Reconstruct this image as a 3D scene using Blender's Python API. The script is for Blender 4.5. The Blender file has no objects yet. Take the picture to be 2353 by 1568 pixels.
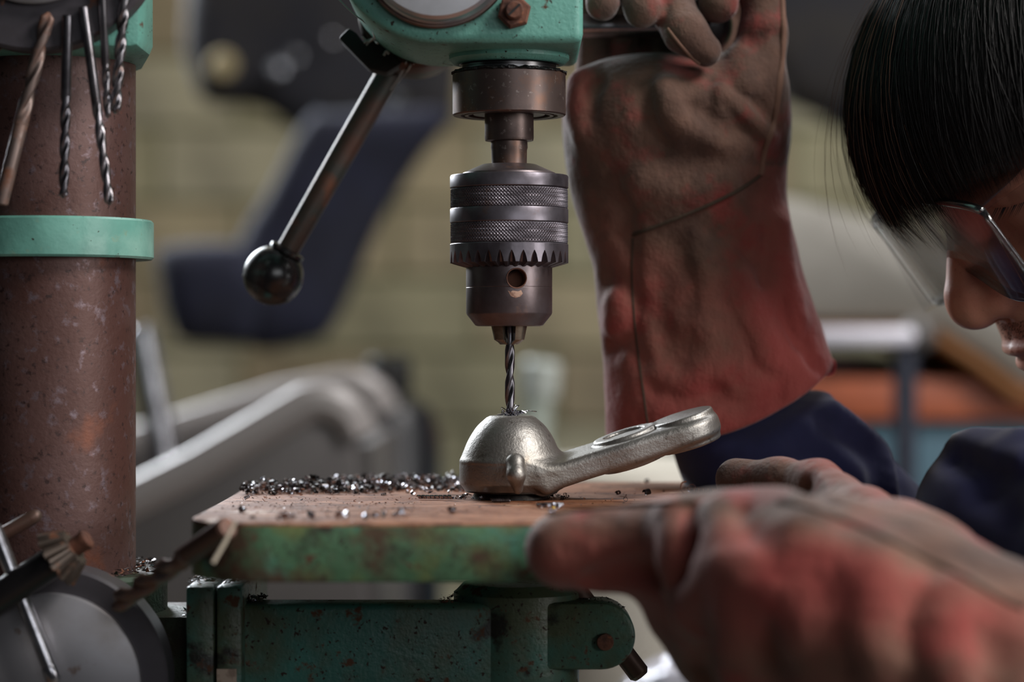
import bpy, bmesh, math, random
import numpy as np
from mathutils import Vector, Matrix, Quaternion
from mathutils.bvhtree import BVHTree

random.seed(7)
RNG = np.random.default_rng(7)
SC = bpy.context.scene
COL = SC.collection

# ------------------------------------------------------------------ camera
FPX, DF = 5500.0, 1.1            # focal length in pixels of a 2353 px frame, focus distance (m)
cam_d = bpy.data.cameras.new('camera'); cam = bpy.data.objects.new('camera', cam_d); COL.objects.link(cam)
cam.location = (0, -DF, 0); cam.rotation_euler = (math.pi/2, 0, 0)
cam_d.sensor_width = 36.0; cam_d.lens = FPX/2353*36.0
cam_d.clip_start = 0.02; cam_d.clip_end = 60
cam_d.dof.use_dof = True; cam_d.dof.focus_distance = DF - 0.012; cam_d.dof.aperture_fstop = 3.9
SC.camera = cam

# ------------------------------------------------------------------ world, lamps, exposure
w = bpy.data.worlds.new('workshop_air'); SC.world = w; w.use_nodes = True
w.node_tree.nodes['Background'].inputs[0].default_value = (0.62, 0.70, 0.85, 1)
w.node_tree.nodes['Background'].inputs[1].default_value = 0.018

def lamp(name, loc, target, sx, sy, power, col=(1, 1, 1)):
    d = bpy.data.lights.new(name, 'AREA'); d.shape = 'RECTANGLE'; d.size = sx; d.size_y = sy
    d.energy = power; d.color = col
    o = bpy.data.objects.new(name, d); COL.objects.link(o); o.location = loc
    o.rotation_euler = (Vector(target)-Vector(loc)).to_track_quat('-Z', 'Y').to_euler()
    return o
lamp('window_light_side', (1.95, -1.15, 2.0), (0, 0, 0), 1.1, 0.9, 88, (1.0, 0.97, 0.94))
lamp('window_light_low', (2.35, -1.45, .22), (0, 0, 0), .7, .8, 26, (1.0, 0.98, 0.96))
lamp('front_fill_light', (1.0, -2.7, .55), (0, 0, -.05), 1.6, 0.9, 12, (0.95, 0.97, 1.0))  # weak fill added on the camera side to brighten the table arm
lamp('window_light_back', (-1.25, 2.4, 1.0), (0.1, 0, 0), 1.1, .9, 95, (0.88, 0.94, 1.0))
lamp('skylight', (0.9, 1.1, 2.2), (0.1, 0, -0.1), 1.0, 0.8, 34, (0.97, 0.98, 1.0))
lamp('ceiling_light', (0.2, 1.9, 2.0), (0.0, 3.4, -0.5), 2.2, 0.3, 17, (1.0, 0.93, 0.8))
SC.view_settings.view_transform = 'Standard'; SC.view_settings.look = 'None'
SC.view_settings.gamma = 1.0; SC.view_settings.use_curve_mapping = False
SC.view_settings.exposure = 0.0

# ------------------------------------------------------------------ helpers
def W(x, y, d):                  # photo pixel at distance d -> world point
    return Vector(((x-1176.5)/FPX*d, d-DF, (784.0-y)/FPX*d))
def S(px, d): return px*d/FPX    # pixel length at distance d -> metres
def lin(c):
    out = []
    for v in c:
        v /= 255.0
        out.append(v/12.92 if v <= .04045 else ((v+.055)/1.055)**2.4)
    return tuple(out)+(1,)

def mat(name, col, rough=.5, metal=0.0, layers=(), bumps=(), spec=.5, sheen=0, sss=0, attr=None, coat=0):
    """Principled material; layers = noise-driven patches of another colour; bumps = (scale, strength)."""
    m = bpy.data.materials.new(name); m.use_nodes = True
    nt = m.node_tree; N = nt.nodes; L = nt.links
    b = N['Principled BSDF']
    b.inputs['Specular IOR Level'].default_value = spec
    b.inputs['Sheen Weight'].default_value = sheen
    if sheen: b.inputs['Sheen Roughness'].default_value = .45
    if coat: b.inputs['Coat Weight'].default_value = coat
    if sss:
        b.inputs['Subsurface Weight'].default_value = sss
        b.inputs['Subsurface Radius'].default_value = (.012, .004, .002); b.inputs['Subsurface Scale'].default_value = .25
    tc = N.new('ShaderNodeTexCoord')
    def rgb(c):
        n = N.new('ShaderNodeRGB'); n.outputs[0].default_value = lin(c); return n.outputs[0]
    def val(v):
        n = N.new('ShaderNodeValue'); n.outputs[0].default_value = v; return n.outputs[0]
    def mix(f, a, bb, typ='RGBA'):
        n = N.new('ShaderNodeMix'); n.data_type = typ
        L.new(f, n.inputs[0])
        ia, ib, o = (6, 7, 2) if typ == 'RGBA' else (2, 3, 0)
        L.new(a, n.inputs[ia]); L.new(bb, n.inputs[ib]); return n.outputs[o]
    def noise(scale, detail=4, stretch=None, rough=.6, dist=0.0, off=0):
        mp = N.new('ShaderNodeMapping'); mp.inputs['Scale'].default_value = stretch or (1, 1, 1)
        mp.inputs['Location'].default_value = (off, off*1.7, -off)
        L.new(tc.outputs['Object'], mp.inputs[0])
        n = N.new('ShaderNodeTexNoise'); n.inputs['Scale'].default_value = scale
        n.inputs['Detail'].default_value = detail; n.inputs['Roughness'].default_value = rough
        n.inputs['Distortion'].default_value = dist
        L.new(mp.outputs[0], n.inputs['Vector']); return n.outputs['Fac']
    def rng(f, lo, hi, mx=1.0):
        n = N.new('ShaderNodeMapRange'); n.inputs['From Min'].default_value = lo; n.inputs['From Max'].default_value = hi
        n.inputs['To Max'].default_value = mx
        L.new(f, n.inputs['Value']); return n.outputs['Result']
    c, r, mt = rgb(col), val(rough), val(metal)
    for k, ly in enumerate(layers):
        if 'attr' in ly:
            a = N.new('ShaderNodeAttribute'); a.attribute_name = ly['attr']
            f0 = a.outputs['Fac']
            if ly.get('scale'):
                add = N.new('ShaderNodeMath'); add.operation = 'MULTIPLY_ADD'
                L.new(noise(ly['scale'], ly.get('detail', 4), off=3.1*k+1), add.inputs[0])
                add.inputs[1].default_value = ly.get('amt', .8); L.new(f0, add.inputs[2]); f0 = add.outputs[0]
            f = rng(f0, ly['lo'], ly['hi'], ly.get('max', 1))
        else:
            f = rng(noise(ly['scale'], ly.get('detail', 5), ly.get('stretch'), ly.get('nrough', .6), ly.get('dist', 0), off=3.1*k+1),
                    ly['lo'], ly['hi'], ly.get('max', 1))
        c = mix(f, c, rgb(ly['col']))
        if 'rough' in ly: r = mix(f, r, val(ly['rough']), 'FLOAT')
        if 'metal' in ly: mt = mix(f, mt, val(ly['metal']), 'FLOAT')
    L.new(c, b.inputs['Base Color']); L.new(r, b.inputs['Roughness']); L.new(mt, b.inputs['Metallic'])
    prev = None
    for k, bp in enumerate(bumps):
        n = N.new('ShaderNodeBump'); n.inputs['Strength'].default_value = bp[1]; n.inputs['Distance'].default_value = bp[2] if len(bp) > 2 else .001
        L.new(noise(bp[0], 3, bp[3] if len(bp) > 3 else None, off=7+k), n.inputs['Height'])
        if prev: L.new(prev, n.inputs['Normal'])
        prev = n.outputs[0]
    if prev: L.new(prev, b.inputs['Normal'])
    return m

def link(o, parent=None):
    COL.objects.link(o)
    if parent is not None:
        o.parent = parent
        o.matrix_parent_inverse = Matrix.Translation(parent.location).inverted()
    return o
def tag(o, label, cat, group=None, kind=None):
    o['label'] = label; o['category'] = cat
    if group: o['group'] = group
    if kind: o['kind'] = kind
    return o
def thing(name, loc, label, cat, group=None):
    o = bpy.data.objects.new(name, None); o.empty_display_size = .02; o.location = loc
    link(o); return tag(o, label, cat, group)
def obj(name, me, m, parent=None, smooth=35):
    """me: Mesh or bmesh, in world coordinates"""
    if isinstance(me, bmesh.types.BMesh):
        bm = me; me = bpy.data.meshes.new(name); bm.to_mesh(me); bm.free()
    me.name = name
    ms = m if isinstance(m, (list, tuple)) else [m]
    for x in ms: me.materials.append(x)
    if smooth and len(me.polygons):
        me.polygons.foreach_set('use_smooth', [True]*len(me.polygons))
        if smooth < 180: me.set_sharp_from_angle(angle=math.radians(smooth))
    o = bpy.data.objects.new(name, me)
    return link(o, parent)
def mesh_np(name, v, f):
    me = bpy.data.meshes.new(name)
    f = np.asarray(f, dtype=np.int32); k = f.shape[1]
    me.vertices.add(len(v)); me.vertices.foreach_set('co', np.asarray(v, np.float32).ravel())
    me.loops.add(f.size); me.loops.foreach_set('vertex_index', f.ravel())
    me.polygons.add(len(f)); me.polygons.foreach_set('loop_start', np.arange(0, f.size, k, dtype=np.int32))
    me.update(calc_edges=True); me.validate(); return me
def frame(a, b):
    """matrix whose z axis runs from a to b, origin at a"""
    a, b = Vector(a), Vector(b); q = (b-a).to_track_quat('Z', 'Y')
    return Matrix.Translation(a) @ q.to_matrix().to_4x4()

def lathe(prof, M=None, n=64, bm=None, closed_top=True, closed_bot=True):
    """prof = [(r, z)...] spun about z"""
    bm = bm or bmesh.new(); M = M or Matrix()
    rings = []
    for r, z in prof:
        rings.append([bm.verts.new(M @ Vector((r*math.cos(2*math.pi*i/n), r*math.sin(2*math.pi*i/n), z))) for i in range(n)])
    for a, b in zip(rings, rings[1:]):
        for i in range(n):
            bm.faces.new((a[i], a[(i+1) % n], b[(i+1) % n], b[i]))
    if closed_bot: bm.faces.new(rings[0][::-1])
    if closed_top: bm.faces.new(rings[-1])
    bmesh.ops.recalc_face_normals(bm, faces=bm.faces)
    return bm
def tube(pts, r, n=10, bm=None, cap=True):
    """swept tube, r scalar or list"""
    bm = bm or bmesh.new(); pts = [Vector(p) for p in pts]; N = len(pts)
    rs = r if isinstance(r, (list, tuple)) else [r]*N
    rings = []; prev = None
    for i, p in enumerate(pts):
        t = (pts[min(i+1, N-1)]-pts[max(i-1, 0)]).normalized()
        if prev is None:
            u = t.orthogonal().normalized()
        else:
            u = (prev - t*prev.dot(t)).normalized()
        prev = u; v = t.cross(u)
        rings.append([bm.verts.new(p+(u*math.cos(2*math.pi*k/n)+v*math.sin(2*math.pi*k/n))*rs[i]) for k in range(n)])
    for a, b in zip(rings, rings[1:]):
        for i in range(n): bm.faces.new((a[i], a[(i+1) % n], b[(i+1) % n], b[i]))
    if cap: bm.faces.new(rings[0][::-1]); bm.faces.new(rings[-1])
    return bm
def box(c, h, bev=0, M=None, bm=None, seg=2):
    bm0 = bmesh.new(); bmesh.ops.create_cube(bm0, size=2)
    for v in bm0.verts: v.co = Vector((v.co.x*h[0], v.co.y*h[1], v.co.z*h[2]))
    if bev: bmesh.ops.bevel(bm0, geom=list(bm0.edges), offset=bev, segments=seg, affect='EDGES', profile=.5)
    T = Matrix.Translation(c) @ (M or Matrix())
    bmesh.ops.transform(bm0, matrix=T, verts=bm0.verts)
    return join(bm, bm0) if bm else bm0
def join(bm, other):
    me = bpy.data.meshes.new('t'); other.to_mesh(me); other.free(); bm.from_mesh(me); bpy.data.meshes.remove(me); return bm
def prism(outline, y0, y1, bev=0, seg=2, axis='Y'):
    """outline [(x,z)] extruded from y0 to y1"""
    bm = bmesh.new()
    f = (lambda x, z, y: Vector((x, y, z))) if axis == 'Y' else (lambda x, z, y: Vector((x, z, y)))
    a = [bm.verts.new(f(x, z, y0)) for x, z in outline]; b = [bm.verts.new(f(x, z, y1)) for x, z in outline]
    n = len(outline)
    bm.faces.new(a); bm.faces.new(b[::-1])
    for i in range(n): bm.faces.new((a[i], b[i], b[(i+1) % n], a[(i+1) % n]))
    bmesh.ops.recalc_face_normals(bm, faces=bm.faces)
    if bev:
        es = [e for e in bm.edges if len(e.link_faces) == 2 and e.calc_face_angle(0) > .45]
        bmesh.ops.bevel(bm, geom=es, offset=bev, segments=seg, affect='EDGES', profile=.5, clamp_overlap=True)
    return bm
def arc(cx, cz, r, a0, a1, n=8):
    return [(cx+r*math.cos(math.radians(a0+(a1-a0)*i/n)), cz+r*math.sin(math.radians(a0+(a1-a0)*i/n))) for i in range(n+1)]

# ---- signed-distance modelling (numpy) for organic shapes
def sd_cap(P, a, b, ra, rb):
    a = [float(v) for v in a]; b = [float(v)-w for v, w in zip(b, a)]
    x = P[:, 0]-np.float32(a[0]); y = P[:, 1]-np.float32(a[1]); z = P[:, 2]-np.float32(a[2])
    bb = max(b[0]**2+b[1]**2+b[2]**2, 1e-12)
    h = np.clip(x*np.float32(b[0]/bb)+y*np.float32(b[1]/bb)+z*np.float32(b[2]/bb), 0, 1)
    x -= h*np.float32(b[0]); y -= h*np.float32(b[1]); z -= h*np.float32(b[2])
    return np.sqrt(x*x+y*y+z*z)-(np.float32(ra)+np.float32(rb-ra)*h)
def sd_poly(P, pts, d, t, rd=0.0, y0=None):
    """photo-plane outline at distance d, t = half thickness, rounded by rd"""
    q = [W(x, y, d) for x, y in pts]; q = [(v.x, v.z) for v in q]; X, Z = P[:, 0], P[:, 2]
    best = np.full(len(P), 1e9, np.float32); par = np.zeros(len(P), bool)
    for (ax, az), (bx, bz) in zip(q, q[1:]+q[:1]):
        ex, ez = bx-ax, bz-az; h = np.clip(((X-ax)*ex+(Z-az)*ez)/max(ex*ex+ez*ez, 1e-12), 0, 1)
        best = np.minimum(best, (X-ax-h*ex)**2+(Z-az-h*ez)**2)
        c = (az > Z) != (bz > Z); par ^= c & (X < (bx-ax)*(Z-az)/((bz-az) if bz != az else 1e-9)+ax)
    e = np.sqrt(best)*np.where(par, -1, 1)+rd; f = np.abs(P[:, 1]-((d-DF) if y0 is None else y0))-t+rd
    return np.minimum(np.maximum(e, f), 0)+np.sqrt(np.maximum(e, 0)**2+np.maximum(f, 0)**2)-rd
def sd_ell(P, c, r, R=None):
    p = P-np.asarray(c, np.float32)
    if R is not None: p = p@np.asarray(R, np.float32)
    r = np.asarray(r, np.float32)
    k0 = np.linalg.norm(p/r, axis=1); k1 = np.linalg.norm(p/(r*r), axis=1)
    return k0*(k0-1)/np.maximum(k1, 1e-6)
def sd_box(P, c, h, rd=0, R=None):
    p = P-np.asarray(c, np.float32)
    if R is not None: p = p@np.asarray(R, np.float32)
    q = np.abs(p)-(np.asarray(h, np.float32)-rd)
    return np.linalg.norm(np.maximum(q, 0), axis=1)+np.minimum(q.max(axis=1), 0)-rd
def smin(a, b, k):
    h = np.maximum(k-np.abs(a-b), 0)/k
    return np.minimum(a, b)-h*h*k*.25
def smax(a, b, k): return -smin(-a, -b, k)
def chain(P, pts, k=None):
    """pts [(vec, r)...] joined tapered capsules"""
    d = None
    for (a, ra), (b, rb) in zip(pts, pts[1:]):
        c = sd_cap(P, a, b, ra, rb)
        d = c if d is None else (smin(d, c, k) if k else np.minimum(d, c))
    return d
def waves(P, freq, seed, n=7, stretch=(1, 1, 1)):
    g = np.random.default_rng(seed); o = np.zeros(len(P), np.float32); Q = P*np.asarray(stretch, np.float32)
    warp = np.sin(Q@(g.normal(size=3)*freq*.5).astype(np.float32))*.6
    for i in range(n):
        k = g.normal(size=3); k /= np.linalg.norm(k)
        o += np.sin(Q@(k*freq*(.6+.9*i/n)).astype(np.float32)+g.uniform(0, 6.28)+warp)
    return o/n
def surface(fn, lo, hi, h):
    """naive surface nets of fn(P)->distance over a box"""
    lo = np.asarray(lo, np.float32); hi = np.asarray(hi, np.float32)
    n = np.ceil((hi-lo)/h).astype(int)+1
    ax = [lo[i]+h*np.arange(n[i], dtype=np.float32) for i in range(3)]
    # coarse pass first, fine values only near the surface
    K = 4; nc = (n-1)//K+2
    axc = [lo[i]+h*K*np.arange(nc[i], dtype=np.float32) for i in range(3)]
    X, Y, Z = np.meshgrid(*axc, indexing='ij')
    Vc = fn(np.stack([X.ravel(), Y.ravel(), Z.ravel()], 1)).reshape(X.shape).astype(np.float32)
    A = np.abs(Vc); m = A[:-1, :-1, :-1].copy()
    for i in (0, 1):
        for j in (0, 1):
            for k in (0, 1): m = np.minimum(m, A[i:nc[0]-1+i, j:nc[1]-1+j, k:nc[2]-1+k])
    near = m < K*h*2.2
    ci = [np.arange(n[i])//K for i in range(3)]
    V = Vc[np.ix_(*ci)].copy(); msk = near[np.ix_(*ci)]
    pts = np.argwhere(msk); step = 400000; vals = np.empty(len(pts), np.float32)
    for s in range(0, len(pts), step):
        vals[s:s+step] = fn((lo+h*pts[s:s+step].astype(np.float32)).astype(np.float32))
    V[msk] = vals
    ins = V < 0
    cs = tuple(n-1); cnt = np.zeros(cs, np.int8); acc = np.zeros(cs+(3,), np.float32)
    def sl(o): return tuple(slice(o[i], o[i]+cs[i]) for i in range(3))
    for a in range(3):
        u, v = [(1, 2), (0, 2), (0, 1)][a]
        for i in (0, 1):
            for j in (0, 1):
                o = [0, 0, 0]; o[u] = i; o[v] = j; p = list(o); p[a] = 1
                A = V[sl(o)]; B = V[sl(p)]; cr = (A < 0) != (B < 0)
                t = np.where(cr, A/np.where(cr, A-B, 1), 0)
                cnt += cr; acc[..., u] += cr*i; acc[..., v] += cr*j; acc[..., a] += t
    act = cnt > 0; idx = -np.ones(cs, np.int32); idx[act] = np.arange(act.sum())
    ijk = np.argwhere(act).astype(np.float32)
    verts = lo+h*(ijk+acc[act]/cnt[act][:, None])
    quads = []
    for a in range(3):
        u, v = [(1, 2), (2, 0), (0, 1)][a]
        A = np.take(ins, range(0, n[a]-1), a); B = np.take(ins, range(1, n[a]), a)
        cr = np.argwhere(A != B); cr = cr[(cr[:, u] > 0) & (cr[:, v] > 0) & (cr[:, u] < n[u]-1) & (cr[:, v] < n[v]-1)]
        fl = A[cr[:, 0], cr[:, 1], cr[:, 2]]
        q = []
        for du, dv in ((0, 0), (-1, 0), (-1, -1), (0, -1)):
            c = cr.copy(); c[:, u] += du; c[:, v] += dv; q.append(idx[c[:, 0], c[:, 1], c[:, 2]])
        q = np.stack(q, 1); q[~fl] = q[~fl][:, ::-1]; quads.append(q)
    return verts, np.concatenate(quads)
def bvh_of(o):
    return BVHTree.FromPolygons([o.matrix_world @ v.co for v in o.data.vertices], [p.vertices[:] for p in o.data.polygons])
def on_surface(bvh, pts, lift=0.0, d=1.0):
    """drop a line of sight from the viewing side onto a finished surface, to lay a seam along it"""
    out = []
    e = Vector((0, -DF, 0))
    for x, y in pts:
        v = (W(x, y, 1.0)-e).normalized()
        h, n, i, t = bvh.ray_cast(e, v)
        if h is not None: out.append(h+n*lift)
    return out
def smooth_line(pts, k=6):
    """Catmull-Rom through points"""
    P = [Vector(p) for p in pts]; P = [P[0]*2-P[1]]+P+[P[-1]*2-P[-2]]; out = []
    for i in range(1, len(P)-2):
        for s in range(k):
            t = s/k; a, b, c, d = P[i-1:i+3]
            out.append(.5*((2*b)+(c-a)*t+(2*a-5*b+4*c-d)*t*t+(3*b-a-3*c+d)*t**3))
    out.append(P[-2]); return out
def smooth2(pts, k=6):
    return [(p.x, p.y) for p in smooth_line([Vector((x, y, 0)) for x, y in pts], k)]

def carve(o, bm):
    cut = bpy.data.objects.new('cutter', bpy.data.meshes.new('cutter')); bm.to_mesh(cut.data); bm.free(); COL.objects.link(cut)
    m = o.modifiers.new('cut', 'BOOLEAN'); m.object = cut; m.operation = 'DIFFERENCE'; m.solver = 'EXACT'
    bpy.context.view_layer.update(); me = bpy.data.meshes.new_from_object(o.evaluated_get(bpy.context.evaluated_depsgraph_get()))
    o.modifiers.clear(); o.data = me; bpy.data.objects.remove(cut); return o
# ------------------------------------------------------------------ materials
RUSTC = (84, 56, 40)
def paint(name, col, rust=.62, blot=None, bump=.35, extra=()):
    ly = [dict(col=tuple(int(v*.78) for v in col), scale=14, lo=.35, hi=.65)]
    if blot: ly += blot
    ly += [dict(col=(46, 34, 28), scale=420, detail=2, lo=rust+.03, hi=rust+.07, rough=.85),
           dict(col=RUSTC, scale=95, detail=6, lo=rust, hi=rust+.05, rough=.9)]
    ly += list(extra)
    return mat(name, col, .42, 0, ly, [(600, bump, .0006), (240, bump*.8, .0010), (90, .25, .0012)], spec=.45)
M_teal = paint('teal_enamel', (108, 168, 154), .635)
M_teal_col = paint('teal_enamel_collar', (108, 166, 152), .68, [dict(col=(150, 190, 176), scale=26, detail=8, lo=.52, hi=.72, max=.6), dict(col=(120, 150, 130), scale=120, detail=6, lo=.60, hi=.7)], bump=.12)
M_arm = paint('teal_enamel_greasy', (66, 122, 112), .60,
              [dict(col=(74, 82, 62), scale=22, lo=.42, hi=.62), dict(col=(34, 34, 28), scale=45, detail=8, lo=.60, hi=.68)])
M_greasy = mat('greasy_dark_iron', (54, 50, 40), .55, .1, [dict(col=(70, 84, 70), scale=20, lo=.5, hi=.66), dict(col=(60, 42, 32), scale=60, detail=7, lo=.5, hi=.62)], [(300, .6, .0012)], spec=.15)
M_table_side = paint('table_edge_enamel', (96, 136, 100), .62,
              [dict(col=(78, 136, 120), scale=30, lo=.48, hi=.62), dict(col=(104, 112, 68), scale=52, detail=7, lo=.48, hi=.66), dict(col=(78, 60, 44), scale=34, detail=9, lo=.45, hi=.58, rough=.8),
               dict(col=(50, 40, 34), scale=60, detail=7, lo=.55, hi=.68)])
M_table_top = mat('rusted_table_top', (154, 110, 86), .62, .1,
              [dict(col=(116, 72, 48), scale=20, detail=7, lo=.42, hi=.58, stretch=(.8, 1.4, 1), dist=1.2), dict(col=(88, 54, 40), scale=70, detail=8, lo=.51, hi=.66, rough=.7),
               dict(col=(70, 44, 34), scale=300, lo=.60, hi=.68), dict(col=(196, 164, 140), scale=34, detail=8, lo=.62, hi=.72, rough=.45)], [(300, .6, .0010), (40, .25, .0015)], spec=.15)
M_column = mat('rusted_column', (98, 74, 71), .5, .35,
              [dict(col=(78, 50, 44), scale=9, lo=.40, hi=.62), dict(col=(112, 98, 104), scale=170, detail=6, lo=.56, hi=.72, metal=.6, rough=.4),
               dict(col=(52, 34, 32), scale=330, detail=3, lo=.58, hi=.70), dict(col=(110, 62, 42), scale=26, detail=8, lo=.60, hi=.74)], [(400, .35, .0005)])
M_cap = mat('browned_steel', (92, 78, 74), .42, .7,
              [dict(col=(124, 84, 60), scale=28, detail=6, lo=.50, hi=.68), dict(col=(150, 140, 134), scale=300, detail=3, lo=.62, hi=.74),
               dict(col=(60, 50, 50), scale=40, lo=.55, hi=.7)], [(240, .15, .0004)])
M_chuck = mat('blackened_steel', (112, 107, 114), .38, .8,
              [dict(col=(66, 60, 64), scale=35, lo=.42, hi=.66), dict(col=(84, 62, 52), scale=60, detail=7, lo=.62, hi=.74, rough=.6)], [(260, .12, .0004)])
M_chuck_low = mat('browned_chuck_steel', (116, 106, 108), .40, .8,
              [dict(col=(88, 76, 76), scale=30, lo=.42, hi=.64), dict(col=(122, 92, 76), scale=70, detail=7, lo=.62, hi=.74, rough=.6)], [(260, .12, .0004)])
M_jaw = mat('oily_jaw_steel', (140, 128, 112), .35, .8, [dict(col=(80, 64, 48), scale=60, lo=.4, hi=.65)])
M_hole = mat('rust_in_key_hole', (104, 66, 50), .8, .2, [dict(col=(54, 36, 32), scale=150, lo=.45, hi=.6)])
M_scratch = mat('bare_scratched_metal', (170, 138, 120), .55, .5, [dict(col=(120, 84, 70), scale=300, lo=.45, hi=.6)])
M_bright = mat('bright_steel', (190, 190, 196), .24, .95, [dict(col=(110, 108, 112), scale=50, lo=.45, hi=.7)])
M_bit = mat('drill_steel', (150, 146, 150), .26, .95, [dict(col=(90, 84, 84), scale=80, lo=.45, hi=.7), dict(col=(120, 84, 60), scale=55, detail=6, lo=.64, hi=.74)])
M_bit_dark = mat('dark_drill_steel', (118, 116, 122), .28, .95, [dict(col=(70, 66, 68), scale=80, lo=.4, hi=.7)])
M_bit_rust = mat('rusty_drill_steel', (128, 112, 106), .42, .8, [dict(col=(104, 62, 40), scale=70, detail=7, lo=.46, hi=.62, rough=.75, metal=.2)])
M_rust = mat('deep_rust', (112, 72, 56), .8, .15, [dict(col=(70, 44, 36), scale=130, detail=5, lo=.42, hi=.6), dict(col=(140, 84, 54), scale=220, lo=.6, hi=.7)], [(350, .6, .0007)])
M_rustbar = mat('rust_browned_bar', (92, 66, 56), .48, .5, [dict(col=(66, 70, 66), scale=20, lo=.45, hi=.62), dict(col=(120, 76, 56), scale=40, detail=6, lo=.58, hi=.7)], [(300, .25, .0005)])
M_knob = mat('black_knob', (30, 29, 30), .26, 0, [dict(col=(58, 54, 52), scale=40, lo=.5, hi=.7, rough=.42)], spec=.6)
M_black = mat('black_bracket_metal', (20, 19, 19), .7, 0)
M_dial = mat('brushed_cap_steel', (196, 196, 200), .34, .85, [dict(col=(160, 158, 160), scale=20, lo=.4, hi=.7)])
M_grease = mat('grease_ring', (22, 20, 20), .5, 0, bumps=[(500, .8, .001)])
M_quill = mat('quill_steel', (130, 130, 132), .3, .95, [dict(col=(60, 58, 58), scale=200, stretch=(.02, .02, 1), lo=.45, hi=.6)])
M_cast = mat('forged_steel', (152, 149, 145), .46, .92,
              [dict(col=(132, 127, 120), scale=22, lo=.40, hi=.66), dict(col=(140, 120, 94), scale=60, detail=7, lo=.60, hi=.78, max=.7), dict(col=(104, 98, 92), scale=260, detail=4, lo=.60, hi=.72)],
              [(900, .35, .0005), (330, .25, .0006)])
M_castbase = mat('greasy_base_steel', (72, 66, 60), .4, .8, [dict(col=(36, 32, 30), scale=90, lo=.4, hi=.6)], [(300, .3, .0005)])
M_magnet = mat('ferrite_magnet', (78, 74, 80), .5, .2, [dict(col=(60, 56, 60), scale=22, lo=.4, hi=.6), dict(col=(124, 74, 44), scale=60, detail=8, lo=.63, hi=.70, rough=.9)])
M_plate = mat('zinc_plate', (150, 148, 152), .42, .55, [dict(col=(128, 122, 120), scale=18, lo=.42, hi=.62), dict(col=(110, 88, 76), scale=70, detail=7, lo=.64, hi=.72)])
M_keysteel = mat('chuck_key_steel', (58, 55, 56), .38, .75, [dict(col=(84, 62, 46), scale=60, detail=6, lo=.55, hi=.7)])
M_swarf = mat('steel_shavings', (196, 196, 206), .2, 1.0, [dict(col=(120, 116, 120), scale=300, lo=.45, hi=.6)])
M_swarf_d = mat('dark_shavings', (70, 64, 64), .35, .8, [dict(col=(40, 34, 32), scale=300, lo=.45, hi=.6)])
M_swarf_r = mat('rusty_crumbs', (120, 74, 50), .75, .2, [dict(col=(74, 46, 36), scale=260, lo=.42, hi=.6)])
M_web = mat('cobweb', (170, 168, 165), .8, 0)
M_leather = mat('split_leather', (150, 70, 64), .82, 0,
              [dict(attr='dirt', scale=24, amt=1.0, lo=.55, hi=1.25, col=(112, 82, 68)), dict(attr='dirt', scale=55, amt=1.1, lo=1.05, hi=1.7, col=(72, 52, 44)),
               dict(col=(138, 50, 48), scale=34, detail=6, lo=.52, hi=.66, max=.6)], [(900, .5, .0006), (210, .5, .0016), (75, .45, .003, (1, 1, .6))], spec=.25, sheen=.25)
M_seam = mat('glove_seam', (70, 58, 48), .85, 0, bumps=[(800, .6, .0006)], spec=.2)
M_welt = mat('glove_welt', (118, 88, 74), .8, 0, bumps=[(800, .6, .0006)], spec=.25)
M_navy = mat('navy_cotton', (42, 44, 80), .85, 0, [dict(col=(33, 34, 62), scale=14, lo=.4, hi=.65)], [(1600, .35, .0004), (40, .2, .002)], spec=.25, sheen=.22)
M_skin = mat('skin', (188, 128, 104), .48, 0, [dict(col=(172, 104, 84), scale=30, lo=.42, hi=.65), dict(col=(150, 92, 74), scale=600, detail=2, lo=.64, hi=.72, max=.6)], [(900, .28, .0004)], spec=.45, sss=.12)
M_stub = mat('stubble', (34, 27, 25), .6, 0)
M_hair = mat('black_hair', (20, 17, 17), .5, 0, spec=.3)
M_hairb = mat('backlit_brown_hair', (92, 58, 38), .42, 0, spec=.5)  # backlight on the edge strands of the black hair, painted as brown
M_eye = mat('eye_white', (210, 200, 195), .3, 0); M_iris = mat('iris', (30, 20, 16), .2, 0)
def clear(name, tint, gl=.35, rough=.06):
    m = bpy.data.materials.new(name); m.use_nodes = True; nt = m.node_tree; N = nt.nodes; L = nt.links
    N.remove(N['Principled BSDF']); out = N['Material Output']
    t = N.new('ShaderNodeBsdfTransparent'); t.inputs[0].default_value = tint+(1,)
    g = N.new('ShaderNodeBsdfGlossy'); g.inputs['Roughness'].default_value = rough
    fr = N.new('ShaderNodeFresnel'); fr.inputs[0].default_value = 1.5
    k = N.new('ShaderNodeMath'); k.operation = 'MULTIPLY_ADD'; k.inputs[1].default_value = .75; k.inputs[2].default_value = gl*.1
    L.new(fr.outputs[0], k.inputs[0])
    mx = N.new('ShaderNodeMixShader'); L.new(k.outputs[0], mx.inputs[0]); L.new(t.outputs[0], mx.inputs[1]); L.new(g.outputs[0], mx.inputs[2])
    L.new(mx.outputs[0], out.inputs['Surface']); return m
M_clear = clear('clear_polycarbonate', (.975, .98, .985), .25); M_clear_edge = clear('clear_polycarbonate_edge', (.86, .90, .93), 1.6, .16)
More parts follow.
